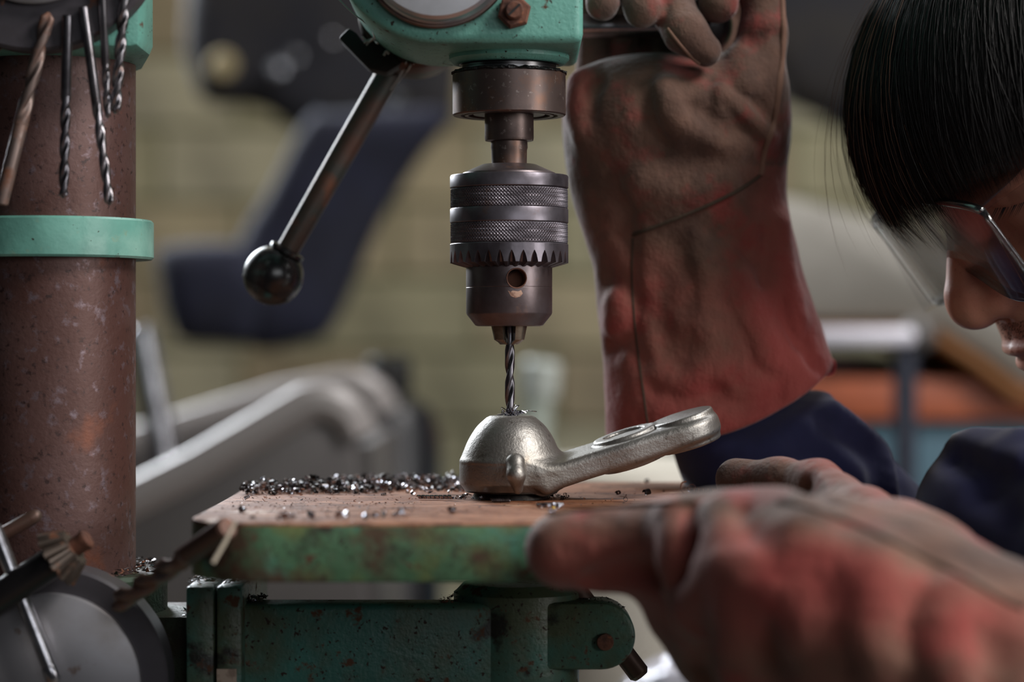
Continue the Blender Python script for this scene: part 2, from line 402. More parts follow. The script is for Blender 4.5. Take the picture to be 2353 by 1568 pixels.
# ================================================================== the place
FLOOR, BENCH, BACKB = -1.15, -0.42, -0.45
M_floor = mat('concrete_floor', (96, 92, 86), .8, 0, [dict(col=(74, 70, 64), scale=3, lo=.4, hi=.6)], [(60, .3, .002)])
M_wall = mat('wall_render', (134, 134, 104), .9, 0, [dict(col=(116, 122, 90), scale=4, lo=.4, hi=.65)], [(50, .4, .003)])
M_blk = [mat('wall_block_%s' % n, c, .85, 0, [dict(col=tuple(int(v*.82) for v in c), scale=6, lo=.4, hi=.65)], [(70, .4, .003)])
         for n, c in (('sand', (160, 148, 120)), ('olive', (152, 146, 118)), ('pale', (162, 156, 132)), ('brown', (150, 136, 110)))]
def structure(o): o['kind'] = 'structure'; return o
fl = structure(obj('floor', box((0, 1.0, FLOOR-.05), (4.5, 2.6, .05)), M_floor))
WY = 3.3
wb = structure(obj('wall_back', box((0, WY+.10, .62), (4.5, .08, 1.77)), M_wall))
bw, bh = .292, .137
meshes = []
for m in M_blk:
    me = bpy.data.meshes.new('block'); b_ = box((0, 0, 0), (bw/2-.005, .010, bh/2-.005), .004, seg=1); b_.to_mesh(me); b_.free(); me.materials.append(m); meshes.append(me)
for r in range(-6, 8):
    for c in range(-5, 6):
        x = (c+(.5 if r % 2 else 0))*bw+.08; z = r*bh-.02+.0685
        o = bpy.data.objects.new('block', meshes[(r*5+c*3+(r*c) % 3) % 4]); o.location = (x, WY+.014, z); link(o, wb)

# ---- benches
M_wood = mat('bench_wood', (112, 84, 60), .7, 0, [dict(col=(78, 56, 40), scale=8, stretch=(.4, 6, 6), lo=.4, hi=.65)])
M_steel_d = mat('dark_painted_steel', (58, 60, 62), .5, .3)
def bench(name, x0, x1, y0, y1, top, label):
    t = thing(name, ((x0+x1)/2, (y0+y1)/2, FLOOR), label, 'workbench')
    n = 4; wd = (y1-y0)/n
    for i in range(n):
        obj('plank', box(((x0+x1)/2, y0+wd*(i+.5), top-.02), ((x1-x0)/2, wd/2-.002, .02), .003, seg=1), M_wood, t)
    for x in (x0+.05, x1-.05):
        for y in (y0+.05, y1-.05):
            obj('leg', box((x, y, (FLOOR+top-.04)/2), (.03, .03, (top-.04-FLOOR)/2), .004, seg=1), M_steel_d, t)
    return t
bench('workbench', -.55, .22, -.32, .36, BENCH, 'plank workbench carrying the teal drill press')
bench('workbench', -1.1, .30, .40, 1.26, BACKB, 'long plank workbench behind the drill press holding bins and cans')

# ---- hanging cloths
def wbox(x0, y0, x1, y1, d, dd):
    a, b = W(x0, y0, d), W(x1, y1, d)
    return (min(a.x, b.x), d-DF-dd, min(a.z, b.z)), (max(a.x, b.x), d-DF+dd, max(a.z, b.z))
M_cloth = mat('navy_workwear', (20, 23, 44), .9, 0, [dict(col=(16, 18, 34), scale=10, lo=.4, hi=.6)])
M_cloth_b = mat('black_workwear', (22, 22, 30), .85, 0, [dict(col=(34, 30, 28), scale=8, lo=.4, hi=.6)])
def outline_cloth(name, pts, d, t_, rd, lo, hi, h, m, parent, seed, fold=.010, freq=42, stretch=(1, .4, .6)):
    v, f = surface(lambda P: sd_poly(P, pts, d, t_, rd)*.85+fold*waves(P, freq, seed, stretch=stretch), lo, hi, h)
    return obj(name, mesh_np(name, v, f), m, parent, 180)
D = 2.7
lo, hi = wbox(240, 160, 1180, 920, D, .12)
t = thing('hanging_jacket', W(640, 790, D), 'dark navy work jacket hanging askew before the block wall', 'jacket')
outline_cloth('body', [(720, 255), (1040, 262), (935, 430), (820, 620), (740, 770), (600, 800), (520, 640), (580, 500), (655, 380)], D, .06, .035, lo, hi, .012, M_cloth, t, 3)
outline_cloth('sleeve', [(560, 560), (640, 640), (590, 800), (420, 780), (385, 690), (365, 575)], D-.03, .055, .035, lo, hi, .012, M_cloth, t, 4)
obj('hook', tube(smooth_line([W(900, 300, D), W(905, 250, D+.05), W(915, 220, D+.2), W(915, 240, WY+1.15)]), .006, 8), M_steel_d, t)
D2 = 3.15
lo, hi = wbox(340, -420, 1160, 420, D2, .12)
t = thing('hanging_coat', W(850, 260, D2), 'black work coat hanging high at the wall above the navy jacket', 'coat')
outline_cloth('body', [(440, -330), (1050, -330), (1060, 120), (1040, 290), (860, 330), (690, 310), (600, 250), (470, 240), (430, 120)], D2, .06, .035, lo, hi, .014, M_cloth_b, t, 6)
obj('hook', tube([W(760, -310, D2), W(760, -380, D2+.1), W(760, -380, WY+1.15)], .006, 8), M_steel_d, t)
for n_, (x, y, r) in enumerate(((640, 158, 20), (678, 130, 15), (760, 90, 10))):
    obj('snap_button', lathe([(0.0001, .010), (S(r*.7, D2), .009), (S(r, D2), .003), (S(r, D2), 0)][::-1], frame(W(x, y, D2-.085), W(x+30, y-50, D2-.4)), 20), M_bright, t)
obj('badge', lathe([(.0001, .012), (S(26, D2), .010), (S(30, D2), 0)][::-1], frame(W(512, 150, D2-.078), W(512, 150, D2-.3)), 24), mat('tan_badge', (150, 136, 100), .7), t)
lo, hi = wbox(1600, -420, 2500, 420, D2, .12)
t = thing('hanging_apron', W(1900, 300, D2), 'black leather apron hanging on the wall behind the person', 'apron')
outline_cloth('body', [(1690, -330), (2420, -330), (2400, 200), (2200, 260), (1990, 330), (1800, 250), (1720, 100)], D2, .06, .035, lo, hi, .014, M_cloth_b, t, 16)
obj('hook', tube([W(1980, -310, D2), W(1980, -390, D2+.1), W(1980, -390, WY+1.15)], .006, 8), M_steel_d, t)

# ---- sheet-metal scuttle, lower left
M_sheet = mat('grey_sheet_metal', (92, 88, 87), .5, .35, [dict(col=(88, 84, 84), scale=9, lo=.4, hi=.62)])
M_rim = mat('pale_sheet_rim', (140, 134, 132), .45, .3)  # rim tubes paler than the panels
M_sheet_in = mat('dark_inside', (52, 49, 49), .8, .1)  # darker grey for the bottom and the left end panel
t = thing('scuttle_bin', (-.33, .9, BACKB), 'grey sheet-metal bin with a sloping rim standing behind the column', 'bin')
yn, yf = .72, 1.12
side = [(-.56, -.25), (-.36, -.158), (-.24, -.098)]+arc(-.148, -.078, .030, 105, 10, 5)+[(-.095, BACKB+.001), (-.52, BACKB+.001)]
obj('side_panel', prism(side, yn, yn+.014, .004), M_sheet, t)
side_f = [(-.56, -.165), (-.346, -.094), (-.2165, -.054)]+arc(-.150, -.072, .030, 105, 10, 5)+[(-.095, BACKB+.001), (-.52, BACKB+.001)]
obj('side_panel', prism(side_f, yf, yf+.014, .004), M_sheet, t)
obj('end_panel', prism([(-.118, -.08), (-.108, -.08), (-.085, BACKB+.001), (-.10, BACKB+.001)], yn+.014, yf, 0), M_sheet, t)
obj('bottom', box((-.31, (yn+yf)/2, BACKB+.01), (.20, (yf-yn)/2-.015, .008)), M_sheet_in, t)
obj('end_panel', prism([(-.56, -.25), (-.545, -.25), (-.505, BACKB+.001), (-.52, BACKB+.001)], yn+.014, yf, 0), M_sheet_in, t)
for y, sd_ in ((yn+.007, side), (yf+.007, side_f)):
    obj('rim', tube([Vector((x, y, z)) for x, z in sd_[:-2]], .017, 10), M_rim, t)
tag(obj('steel_bar', lathe([(.010, 0), (.0125, .003), (.0125, .45), (.010, .453)], frame((-.232, .93, -.43), W(345, 868, 2.06)), 20), M_bright),
    'bright steel bar sticking up out of the grey bin', 'metal bar')
# ---- cans on the back bench
t = thing('oil_can', W(890, 1200, 2.3)*1, 'dark oil canister standing on the back bench right of the grey bin', 'canister'); t.location = (-.118, 1.195, BACKB)
obj('body', lathe([(.045, 0), (.05, .01), (.05, .36), (.042, .385), (.02, .40)], Matrix.Translation((-.118, 1.195, BACKB)), 32), mat('black_can', (26, 26, 30), .35, .2), t)
obj('cap', lathe([(.02, 0), (.022, .003), (.022, .03), (.018, .034)], Matrix.Translation((-.118, 1.195, BACKB+.4)), 24), M_black, t)
obj('badge', lathe([(.0001, .012), (.010, .009), (.0125, 0)][::-1], frame((-.129, 1.146, -.103), (-.10, .2, .12)), 24), M_bright, t)
t = thing('spray_bottle', (-.015, 1.14, BACKB), 'translucent pale bottle standing behind the forged part', 'bottle')
obj('body', lathe([(.04, 0), (.043, .008), (.043, .28), (.03, .33), (.014, .36), (.014, .40)], Matrix.Translation((-.015, 1.14, BACKB)) @ Matrix.Rotation(.10, 4, 'Y'), 28), mat('pale_plastic', (150, 158, 148), .35, 0), t)
obj('cap', lathe([(.017, 0), (.018, .004), (.018, .03), (.014, .034)], Matrix.Translation((-.015, 1.14, BACKB)) @ Matrix.Rotation(.10, 4, 'Y') @ Matrix.Translation((0, 0, .40)), 24), mat('pale_cap', (170, 176, 170), .4), t)
t = thing('plastic_tub', (.085, .72, BACKB), 'off-white plastic tub behind the drill table', 'tub')
obj('body', lathe([(.085, 0), (.09, .01), (.102, .31), (.105, .315), (.105, .335), (.098, .343), (.094, .33), (.085, .02)], Matrix.Translation((.085, .72, BACKB)), 48, closed_top=True), mat('offwhite_plastic', (196, 190, 176), .5), t)
obj('lid', lathe([(.096, 0), (.098, .004), (.09, .016), (.05, .024), (.001, .026)], Matrix.Translation((.085, .72, BACKB+.338)), 48), mat('offwhite_lid', (186, 180, 168), .5), t)
# ---- crumpled bag
def bagfn(P):
    d = sd_ell(P, (.15, .50, -.325), (.105, .08, .125))
    return (d+.018*np.abs(waves(P, 70, 5))+.012*np.abs(waves(P, 140, 8))-.01)*.7
v, f = surface(bagfn, (.02, .38, BACKB), (.28, .62, -.18), .006)
v[:, 2] = np.maximum(v[:, 2], BACKB+.001)
t = tag(obj('plastic_bag', mesh_np('plastic_bag', v, f), mat('crumpled_plastic', (214, 212, 224), .22, .1, spec=.7), None, 60), 'crumpled silvery plastic bag below the table behind the clamp lug', 'bag')
# ---- machine at the right
D = 2.35
t = thing('lathe_machine', (.42, 1.3, FLOOR), 'grey-hooded workshop machine with orange bed and teal cabinet behind the person', 'machine')
def pxprism(pts, d0, d1, bev, dd=None):
    dm = dd or d0
    return prism([(W(x, y, dm).x, W(x, y, dm).z) for x, y in pts], d0-DF, d1-DF, bev)
M_hood = mat('grey_hood', (150, 146, 138), .5, .1, [dict(col=(128, 124, 116), scale=5, lo=.4, hi=.65)])
obj('hood', pxprism([(1560, 425), (1830, 452), (2090, 525), (2420, 700), (2560, 930), (2350, 890), (2260, 822), (2140, 748), (1560, 742)], D, D+.42, .02), M_hood, t)
obj('belt_edge', pxprism([(1560, 744), (2138, 750), (2254, 826), (2345, 894), (2560, 934), (2560, 966), (2330, 922), (2235, 846), (2130, 776), (1560, 772)], D-.01, D+.40, .003, D), mat('brown_leather_belt', (122, 76, 30), .7), t)
obj('rail', box((W(1830, 775, 2.2).x, 2.2-DF, W(0, 774, 2.2).z), (S(262, 2.2), .03, S(20, 2.2)), .004), mat('pale_rail', (196, 194, 204), .4, .3), t)
obj('column_post', lathe([(S(28, 2.2), 0), (S(28, 2.2), .60)], Matrix.Translation((W(2082, 0, 2.2).x, 2.2-DF+.005, W(0, 792, 2.2).z-.60)), 24), mat('dark_blue_post', (44, 48, 62), .45, .2), t)
bm = bmesh.new(); bmesh.ops.create_uvsphere(bm, u_segments=24, v_segments=14, radius=S(42, 2.2), matrix=Matrix.Translation(W(2112, 768, 2.2)))
obj('knob', bm, mat('grey_knob', (84, 80, 78), .4), t, 180)
obj('bed', pxprism([(1560, 872), (2600, 872), (2600, 968), (1560, 968)], D+.02, D+.5, .004, D), mat('orange_enamel', (198, 104, 62), .5, 0, [dict(col=(150, 78, 50), scale=7, lo=.42, hi=.6)]), t)
obj('back_plate', pxprism([(1560, 760), (2600, 930), (2600, 872), (1560, 872)], D+.12, D+.4, 0, D), mat('dark_red_plate', (66, 40, 38), .7), t)
obj('cabinet', box((.52, D+.26-DF, (W(0, 968, D).z+FLOOR)/2), (.33, .22, (W(0, 968, D).z-FLOOR)/2-.001), .01), mat('teal_cabinet', (70, 104, 120), .5), t)
obj('cabinet_door', box((.52, D+.04-DF-.004, -.6), (.27, .006, .42), .003), mat('teal_door', (64, 98, 112), .5), t)
# ================================================================== drill press
AX = -.0013                                   # spindle axis x
CX, CR = -.2113, .038                         # column
dp = thing('drill_press', (CX, 0, BENCH), 'teal bench drill press with rusted column, black chuck and square table', 'drill press')
def zz(y, d=DF): return (784.0-y)/FPX*d
def spin(prof, x=AX, y=0, n=96, **k):
    """profile as (radius px, y px) at the spindle"""
    return lathe([(r/5000.0, zz(py)) for r, py in prof][::-1], Matrix.Translation((x, y, 0)), n, **k)
# base + column
obj('base', box((CX+.09, 0, BENCH+.022), (.19, .13, .022), .008, seg=3), M_teal, dp)
obj('base_collar', lathe([(.062, 0), (.06, .05), (.05, .06)], Matrix.Translation((CX, 0, BENCH+.044)), 64), M_teal, dp)
obj('column', lathe([(CR, BENCH+.044), (CR, .34)], Matrix.Translation((CX, 0, 0)), 128), M_column, dp)
c = obj('collar', lathe([(.0385, zz(595)), (.0452, zz(597)), (.0462, zz(592)), (.0462, zz(512)), (.0452, zz(507)), (.0385, zz(506))], Matrix.Translation((CX, 0, 0)), 128), M_teal_col, dp)
# table bracket round the column
obj('bracket_sleeve', lathe([(.0388, zz(1315)), (.050, zz(1313)), (.0525, zz(1322)), (.0525, zz(1760)), (.046, zz(1765))][::-1], Matrix.Translation((CX, 0, 0)), 96), M_greasy, dp)
# clamp ears of the bracket
za, zb = zz(1348, 1.045), zz(1760, 1.045)
for x0, x1 in ((427, 492), (497, 556)):
    a, b = W(x0, 0, 1.045).x, W(x1, 0, 1.045).x
    obj('clamp_ear', box(((a+b)/2, .0, (za+zb)/2), ((b-a)/2, .055, (za-zb)/2), .0015), M_arm, dp)
p = W(520, 1568, 1.043); obj('pale_label', box((p.x, -.0553, p.z), (.0043, .0006, .0055), 0), mat('pale_label', (176, 156, 140), .7, 0, [dict(col=(140, 120, 106), scale=200, lo=.45, hi=.6)]), dp)
p = W(480, 1500, 1.045)
# arm + boss + lug
a0 = W(552, 0, 1.055).x; a1 = .0
obj('bracket_link', box(((CX+.05+a0)/2, 0, (zz(1400)+zb)/2), (abs(CX+.05-a0)/2+.004, .03, (zz(1400)-zb)/2), .002), M_greasy, dp)
obj('table_arm', box(((a0+a1)/2, -.031, (zz(1388, 1.06)+zb)/2), ((a1-a0)/2+.004, .011, (zz(1388, 1.06)-zb)/2), .003, seg=3), M_arm, dp)
BX = .002
obj('table_boss', lathe([(.0284, zz(1760)), (.0284, zz(1352)), (.027, zz(1346)), (.024, zz(1330))], Matrix.Translation((BX, -.016, 0)), 96), M_arm, dp)
lx, lz, lr = W(1383, 0, 1.06).x, zz(1463, 1.06), S(77, 1.06)
o_ = [(BX+.012, lz-lr), (lx, lz-lr)]+arc(lx, lz, lr, -90, 90, 18)[1:]+[(BX+.012, lz+lr)]
lug = obj('clamp_lug', prism(o_, -.041, -.012, .002), M_arm, dp)
obj('pin', lathe([(S(20, 1.06), 0), (S(20, 1.06), .006), (S(18, 1.06), .0068)], frame((W(1390, 0, 1.06).x, -.036, zz(1475, 1.06)), (W(1390, 0, 1.06).x, -.06, zz(1475, 1.06))), 32), M_rust, lug)
obj('clamp_bar', lathe([(.0001, 0), (.0035, .0002), (.0049, .002), (.0049, .085), (.0001, .086)], frame(W(1474, 1556, 1.085), W(1360, 1405, 1.085)), 32), mat('brown_bar', (96, 74, 66), .45, .4), dp)
# table
TZ = -.0723
tt = []
hw, yf_, yb_ = .1315, -.151, .128
def corner(cx, cy, r, a0, a1): return arc(cx, cy, r, a0, a1, 8)
tt = arc(hw-.03, yf_+.03, .03, -90, 0)+arc(hw-.035, yb_-.035, .035, 0, 90)+arc(-hw+.045, yb_-.045, .045, 90, 180)+arc(-hw+.036, yf_+.036, .036, 180, 270)
bm = prism(tt, TZ-.0236, TZ, .0013, 2, axis='Z')
for fc in bm.faces:
    fc.material_index = 1 if fc.calc_center_median().z > TZ-.0012 else 0
o = obj('table', bm, [M_table_side, M_table_top], dp, 30)
# drilling head
ho = [(.0312, .36), (.0312, .131), (-.034, .131)]+[(x, z) for x, z in arc(-.034, .176, .045, 270, 195, 10)][1:]+[(-.085, .20), (-.10, .215), (-.10, .36)]
obj('head_casting', prism(ho, -.050, .045, .004, 3), M_teal, dp)
obj('column_sleeve', prism([(-.1610, -.062), (-.1612, -.026), (-.1735, .03), (-.19, .056), (-.24, .058), (-.27, .03), (-.272, -.045), (-.255, -.062)], .127, .36, .005, 2, axis='Z'), M_teal, dp)
obj('head_bridge', box((-.13, 0, .29), (.05, .04, .06), .01), M_teal, dp)
obj('quill_collar', spin([(138, 120), (138, 138), (128, 148), (120, 150)], n=96), M_teal, dp)
obj('quill', spin([(108, 100), (108, 170)]), M_quill, dp)
obj('spindle_nose_ring', lathe([(.0225, zz(152)), (.0232, zz(149)), (.0232, zz(143)), (.0225, zz(140))], Matrix.Translation((AX, 0, 0)), 96), M_quill, dp)
bc = obj('bearing_cap', spin([(126, 168), (130, 173), (130, 264), (127, 267), (112, 267), (110, 262), (104, 262), (102, 267), (94, 267), (92, 258), (84, 258), (82, 264), (50, 264)]), M_cap, dp)
g = lathe([(.0205, zz(160)), (.0262, zz(165)), (.0264, zz(169)), (.0205, zz(175))], Matrix.Translation((AX, 0, 0)), 96)
for v in g.verts: v.co += Vector((random.uniform(-1, 1), random.uniform(-1, 1), random.uniform(-1.4, .6)))*.0005
obj('grease_seal', g, M_grease, bc)
obj('spindle', spin([(56, 255), (56.5, 318), (55, 324), (42, 326), (42.5, 340), (41, 346), (40.5, 380)]), M_cap, dp)
# spring cap with rim, stud and nut on the head
pc = W(1005, -115, 1.045); M_ = frame((pc.x, -.050, pc.z), (pc.x, -.2, pc.z))
k = obj('spring_cap', lathe([(.0325, -.004), (.0325, .004), (.0322, .0055), (.0318, .006), (.0313, .012), (.0298, .0135), (.001, .0135)], M_, 96), M_dial, dp)
obj('cap_rim', lathe([(.0310, .001), (.0338, .001), (.0341, .0030), (.0335, .0042), (.0310, .0042)], M_, 96), M_cap, k)
pn = W(1182, 26, 1.045); M_ = frame((pn.x, -.050, pn.z), (pn.x, -.2, pn.z))
bm = bmesh.new(); n6 = 6
nut = obj('nut', lathe([(.0068, 0), (.0075, .0007), (.0075, .0055), (.0066, .0064)], M_ @ Matrix.Rotation(.28, 4, 'Z'), 6), M_rust, dp, 20)
st = obj('stud', lathe([(.0041, .004), (.0041, .0095), (.0033, .0107), (.0001, .0107)], M_, 32), M_rust, nut)
obj('slot', box(M_ @ Vector((0, 0, .0107)), (.0005, .0004, .0034), 0, Matrix.Rotation(.8, 4, 'Y')), M_black, st)
# feed hub, three levers with ball knobs, on the far side of the head
HD = 1.19; hb = W(955, 60, HD); HY = HD-DF
hub = obj('feed_hub', lathe([(.024, 0), (.026, .003), (.026, .05), (.022, .055)], frame((hb.x, .044, hb.z), (hb.x, .2, hb.z)), 64), M_rustbar, dp)
for ang in (240.3, 0.0, 120.3):
    dv = Vector((math.cos(math.radians(ang)), 0, math.sin(math.radians(ang)))); h0 = Vector((hb.x, HY, hb.z))
    L_ = S(660, HD); Rl = S(29, HD)
    lv = obj('feed_lever', lathe([(Rl, 0), (Rl*.98, L_*.5), (Rl*.88, L_)], frame(h0, h0+dv), 40), M_rustbar if ang != 0 else M_bright, dp)
    R_ = S(69, HD); prof = [(.0001, L_+R_)]
    for i in range(1, 25):
        a = math.pi*i/25*.83
        if i == 10: prof.append((R_*math.sin(a)+.0004, L_+R_*math.cos(a)))
        else: prof.append((R_*math.sin(a), L_+R_*math.cos(a)))
    prof += [(R_*.52, L_-R_*.80), (R_*.60, L_-R_*.86), (R_*.60, L_-R_*.98), (R_*.50, L_-R_*1.02), (R_*.30, L_-R_*1.02)]
    kb = obj('ball_knob', lathe([(r, z) for r, z in prof], frame(h0, h0+dv), 64), M_knob, lv, 50)
sb = [(780, 92), (804, 68), (822, 81), (836, 100), (848, 107), (868, 92), (900, 118), (925, 150), (890, 172), (850, 163)]
obj('stop_bracket', prism([(W(x, y, 1.15).x, W(x, y, 1.15).z) for x, y in sb], .042, .060, .0012), M_black, dp)

# ---- chuck: one part of the press with its own pieces
ck = obj('chuck', spin([(45, 377), (62, 378.5), (106, 398), (108, 402), (120, 408), (120, 560), (97, 600), (99, 612), (99, 660), (98.4, 661), (99, 662), (99, 719), (97, 724), (78, 748), (72, 750), (46, 750)], n=128), M_chuck_low, dp)
obj('cap_ring', spin([(106, 402), (134, 404), (136, 407), (136, 432), (134.5, 434), (110, 434)], n=128), M_chuck, ck)
obj('middle_ring', spin([(110, 480), (134.5, 480.5), (136, 483), (136, 512), (134.5, 514), (110, 514)], n=128), M_chuck, ck)
def knurl(y0, y1):
    nt, nr, K = 1120, 30, 112
    th = np.linspace(0, 2*np.pi, nt, endpoint=False); zs = np.linspace(zz(y1), zz(y0), nr)
    T, Z = np.meshgrid(th, zs)
    sl = 2*np.pi/K; pz = (zs[-1]-zs[0])/6.0
    a = np.abs(((T/sl+Z/pz) % 1)-.5)*2; b = np.abs(((T/sl-Z/pz) % 1)-.5)*2
    r = .1337/5+.00033*(np.minimum(a, b)*1.6-.5)
    e = np.clip(np.minimum(Z-zs[0], zs[-1]-Z)/.0006, 0, 1); r = np.where(e < 1, .0264+(r-.0264)*e, r)
    v = np.stack([AX+r*np.cos(T), r*np.sin(T), Z], -1).reshape(-1, 3)
    i = np.arange(nt); f = []
    for q in range(nr-1):
        f.append(np.stack([q*nt+i, q*nt+(i+1) % nt, (q+1)*nt+(i+1) % nt, (q+1)*nt+i], 1))
    return mesh_np('knurl', v, np.concatenate(f))
obj('knurled_band', knurl(434, 481), M_chuck, ck, 20)
obj('knurled_band', knurl(513, 562), M_chuck, ck, 20)
# toothed ring: notch boundaries follow the mesh columns
def toothed():
    NT = 32; bm = bmesh.new(); rings = []
    rows = [(134.5, 561, 0, 0), (136, 563, 0, 0), (136, 579, .02, 0), (136, 587, .17, 8), (136, 596, .27, 14), (136, 605, .34, 19), (120, 610, .36, 17), (99, 616, .38, 6), (96, 616, .38, 6)]
    for r, y, wd, dp_ in rows:
        ring = []
        for t_ in range(NT):
            for s, rec in ((-.5, 0), (-wd-.012, 0), (-wd, .25), (-wd*.35, 1), (wd*.35, 1), (wd, .25), (wd+.012, 0)):
                a = 2*math.pi*(t_+s+.21)/NT; rr = (r-dp_*rec)/5000
                ring.append(bm.verts.new((AX+rr*math.cos(a), rr*math.sin(a), zz(y))))
        rings.append(ring)
    n = len(rings[0])
    for a, b in zip(rings, rings[1:]):
        for i in range(n): bm.faces.new((a[i], b[i], b[(i+1) % n], a[(i+1) % n]))
    bmesh.ops.recalc_face_normals(bm, faces=bm.faces)
    return bm
obj('gear_ring', toothed(), M_chuck, ck, 18)
# key hole: recessed cup with a chamfered rim, and the worn spot under it
hx = (1187-1170)/5000; hy = -math.sqrt((99/5000)**2-hx**2); hz = zz(642)
hole_n = Vector((hx, hy, 0)).normalized(); hc = Vector((AX+hx, hy, hz))
carve(ck, lathe([(.0042, -.009), (.0042, .0), (.0042, .003)], frame(hc, hc+hole_n), 48))
ck.data.polygons.foreach_set('use_smooth', [True]*len(ck.data.polygons)); ck.data.set_sharp_from_angle(angle=math.radians(30))
obj('key_hole', lathe([(.0048, -.0003), (.0047, .0003), (.0043, .0002), (.00415, -.0004), (.00415, -.0082), (.0001, -.0086)], frame(hc, hc+hole_n), 40, closed_bot=False, closed_top=False), M_hole, ck)
bm = bmesh.new()
pts = [(1167, 668), (1172, 672), (1178, 668), (1190, 670), (1197, 667), (1201, 675), (1195, 682), (1184, 685), (1174, 681)]
def onchuck(x, y, lift=.00008):
    X = (x-1170)/5000; return Vector((AX+X, -math.sqrt((99/5000+lift)**2-X*X), zz(y, 1.081)))
cv = bm.verts.new(onchuck(1184, 676, .00025)); vs = [bm.verts.new(onchuck(x, y)) for x, y in pts]
for i in range(len(vs)): bm.faces.new((cv, vs[i], vs[(i+1) % len(vs)]))
obj('worn_spot', bm, M_scratch, ck)
bm = bmesh.new()
for a in (-150, -30, 90):
    d2 = Vector((math.cos(math.radians(a)), math.sin(math.radians(a)), 0)); s2 = Vector((-d2.y, d2.x, 0))
    b2 = bmesh.new(); rows = [(.0090, .0088, zz(742)), (.0086, .0084, zz(752)), (.0073, .0072, zz(781)), (.0030, .0068, zz(792))]
    rr = []
    for ro, wd, z in rows:
        ring = []
        for sgn, q in ((-1, 0), (-1, .55), (-.5, .93), (0, 1), (.5, .93), (1, .55), (1, 0)):
            ring.append(b2.verts.new(Vector((AX, 0, z))+d2*(.0026+(ro-.0026)*q)+s2*sgn*wd*.5*(1 if q else .25)))
        rr.append(ring)
    n = 7
    for a_, b_ in zip(rr, rr[1:]):
        for i in range(n): b2.faces.new((a_[i], a_[(i+1) % n], b_[(i+1) % n], b_[i]))
    b2.faces.new(rr[0]); b2.faces.new(rr[-1][::-1]); bmesh.ops.recalc_face_normals(b2, faces=b2.faces)
    obj('jaw', b2, M_jaw, ck)

# ================================================================== twist drills
def twist_bit(name, top, bot, R, shank, label, m, parent_kind='drill bit', pitch=None, group=None, m2=None, ph=0, shank_end='top', Rs=None):
    """shank at top (or bottom), flutes along the rest, point at the far end"""
    a, b = Vector(top), Vector(bot)
    if shank_end != 'top': a, b = b, a
    Ltot = (b-a).length; M_ = frame(a, b); t = thing(name, b, label, parent_kind, group)
    Rs = Rs or R*.97
    obj('shank', lathe([(Rs*.8, 0), (Rs, Rs*.25), (Rs, shank), (Rs*.9, shank+R*.3)], M_, 28), m2 or m, t)
    pitch = pitch or R*11
    n, rings = 32, max(12, int((Ltot-shank)/(R*.35)))
    bm = bmesh.new(); prev = None
    for i in range(rings+1):
        z = shank+(Ltot-shank)*i/rings; tw = ph+2*math.pi*z/pitch
        run = min(1, (z-shank)/(R*2.5)); tip = min(1, (Ltot-z)/(R*.75)); ring = []
        for k_ in range(n):
            f_ = 2*math.pi*k_/n; c_ = math.cos(2*f_)
            dep = max(0, (c_+.15)/1.15)**.8*.62*run
            r = R*(1-dep)*(.15+.85*tip)
            if .0 > c_ > -.35: r *= 1.0
            elif c_ <= -.35: r *= .965
            ring.append(bm.verts.new(M_ @ Vector((r*math.cos(f_+tw), r*math.sin(f_+tw), z))))
        if prev:
            for k_ in range(n): bm.faces.new((prev[k_], prev[(k_+1) % n], ring[(k_+1) % n], ring[k_]))
        else: bm.faces.new(ring[::-1])
        prev = ring
    bm.faces.new(prev); bmesh.ops.recalc_face_normals(bm, faces=bm.faces)
    obj('flutes', bm, m, t, 50)
    return t
dx = AX+.0003
twist_bit('drill_bit', (dx, 0, zz(735)), (dx, 0, zz(958)), .00235, .006, 'twist drill bit gripped in the black chuck above the forged part', M_bit_dark, pitch=.030, ph=1.0)

# ================================================================== forged workpiece
WX = (1175-1176.5)/5000
wp = thing('forged_lever_arm', (WX, 0, TZ), 'forged grey steel part with a dome and a rising flat arm under the drill', 'forging')
prof_w = [(46, 955), (52, 957.5), (60, 963), (79, 983), (97, 1013), (112, 1044), (116.5, 1053)]
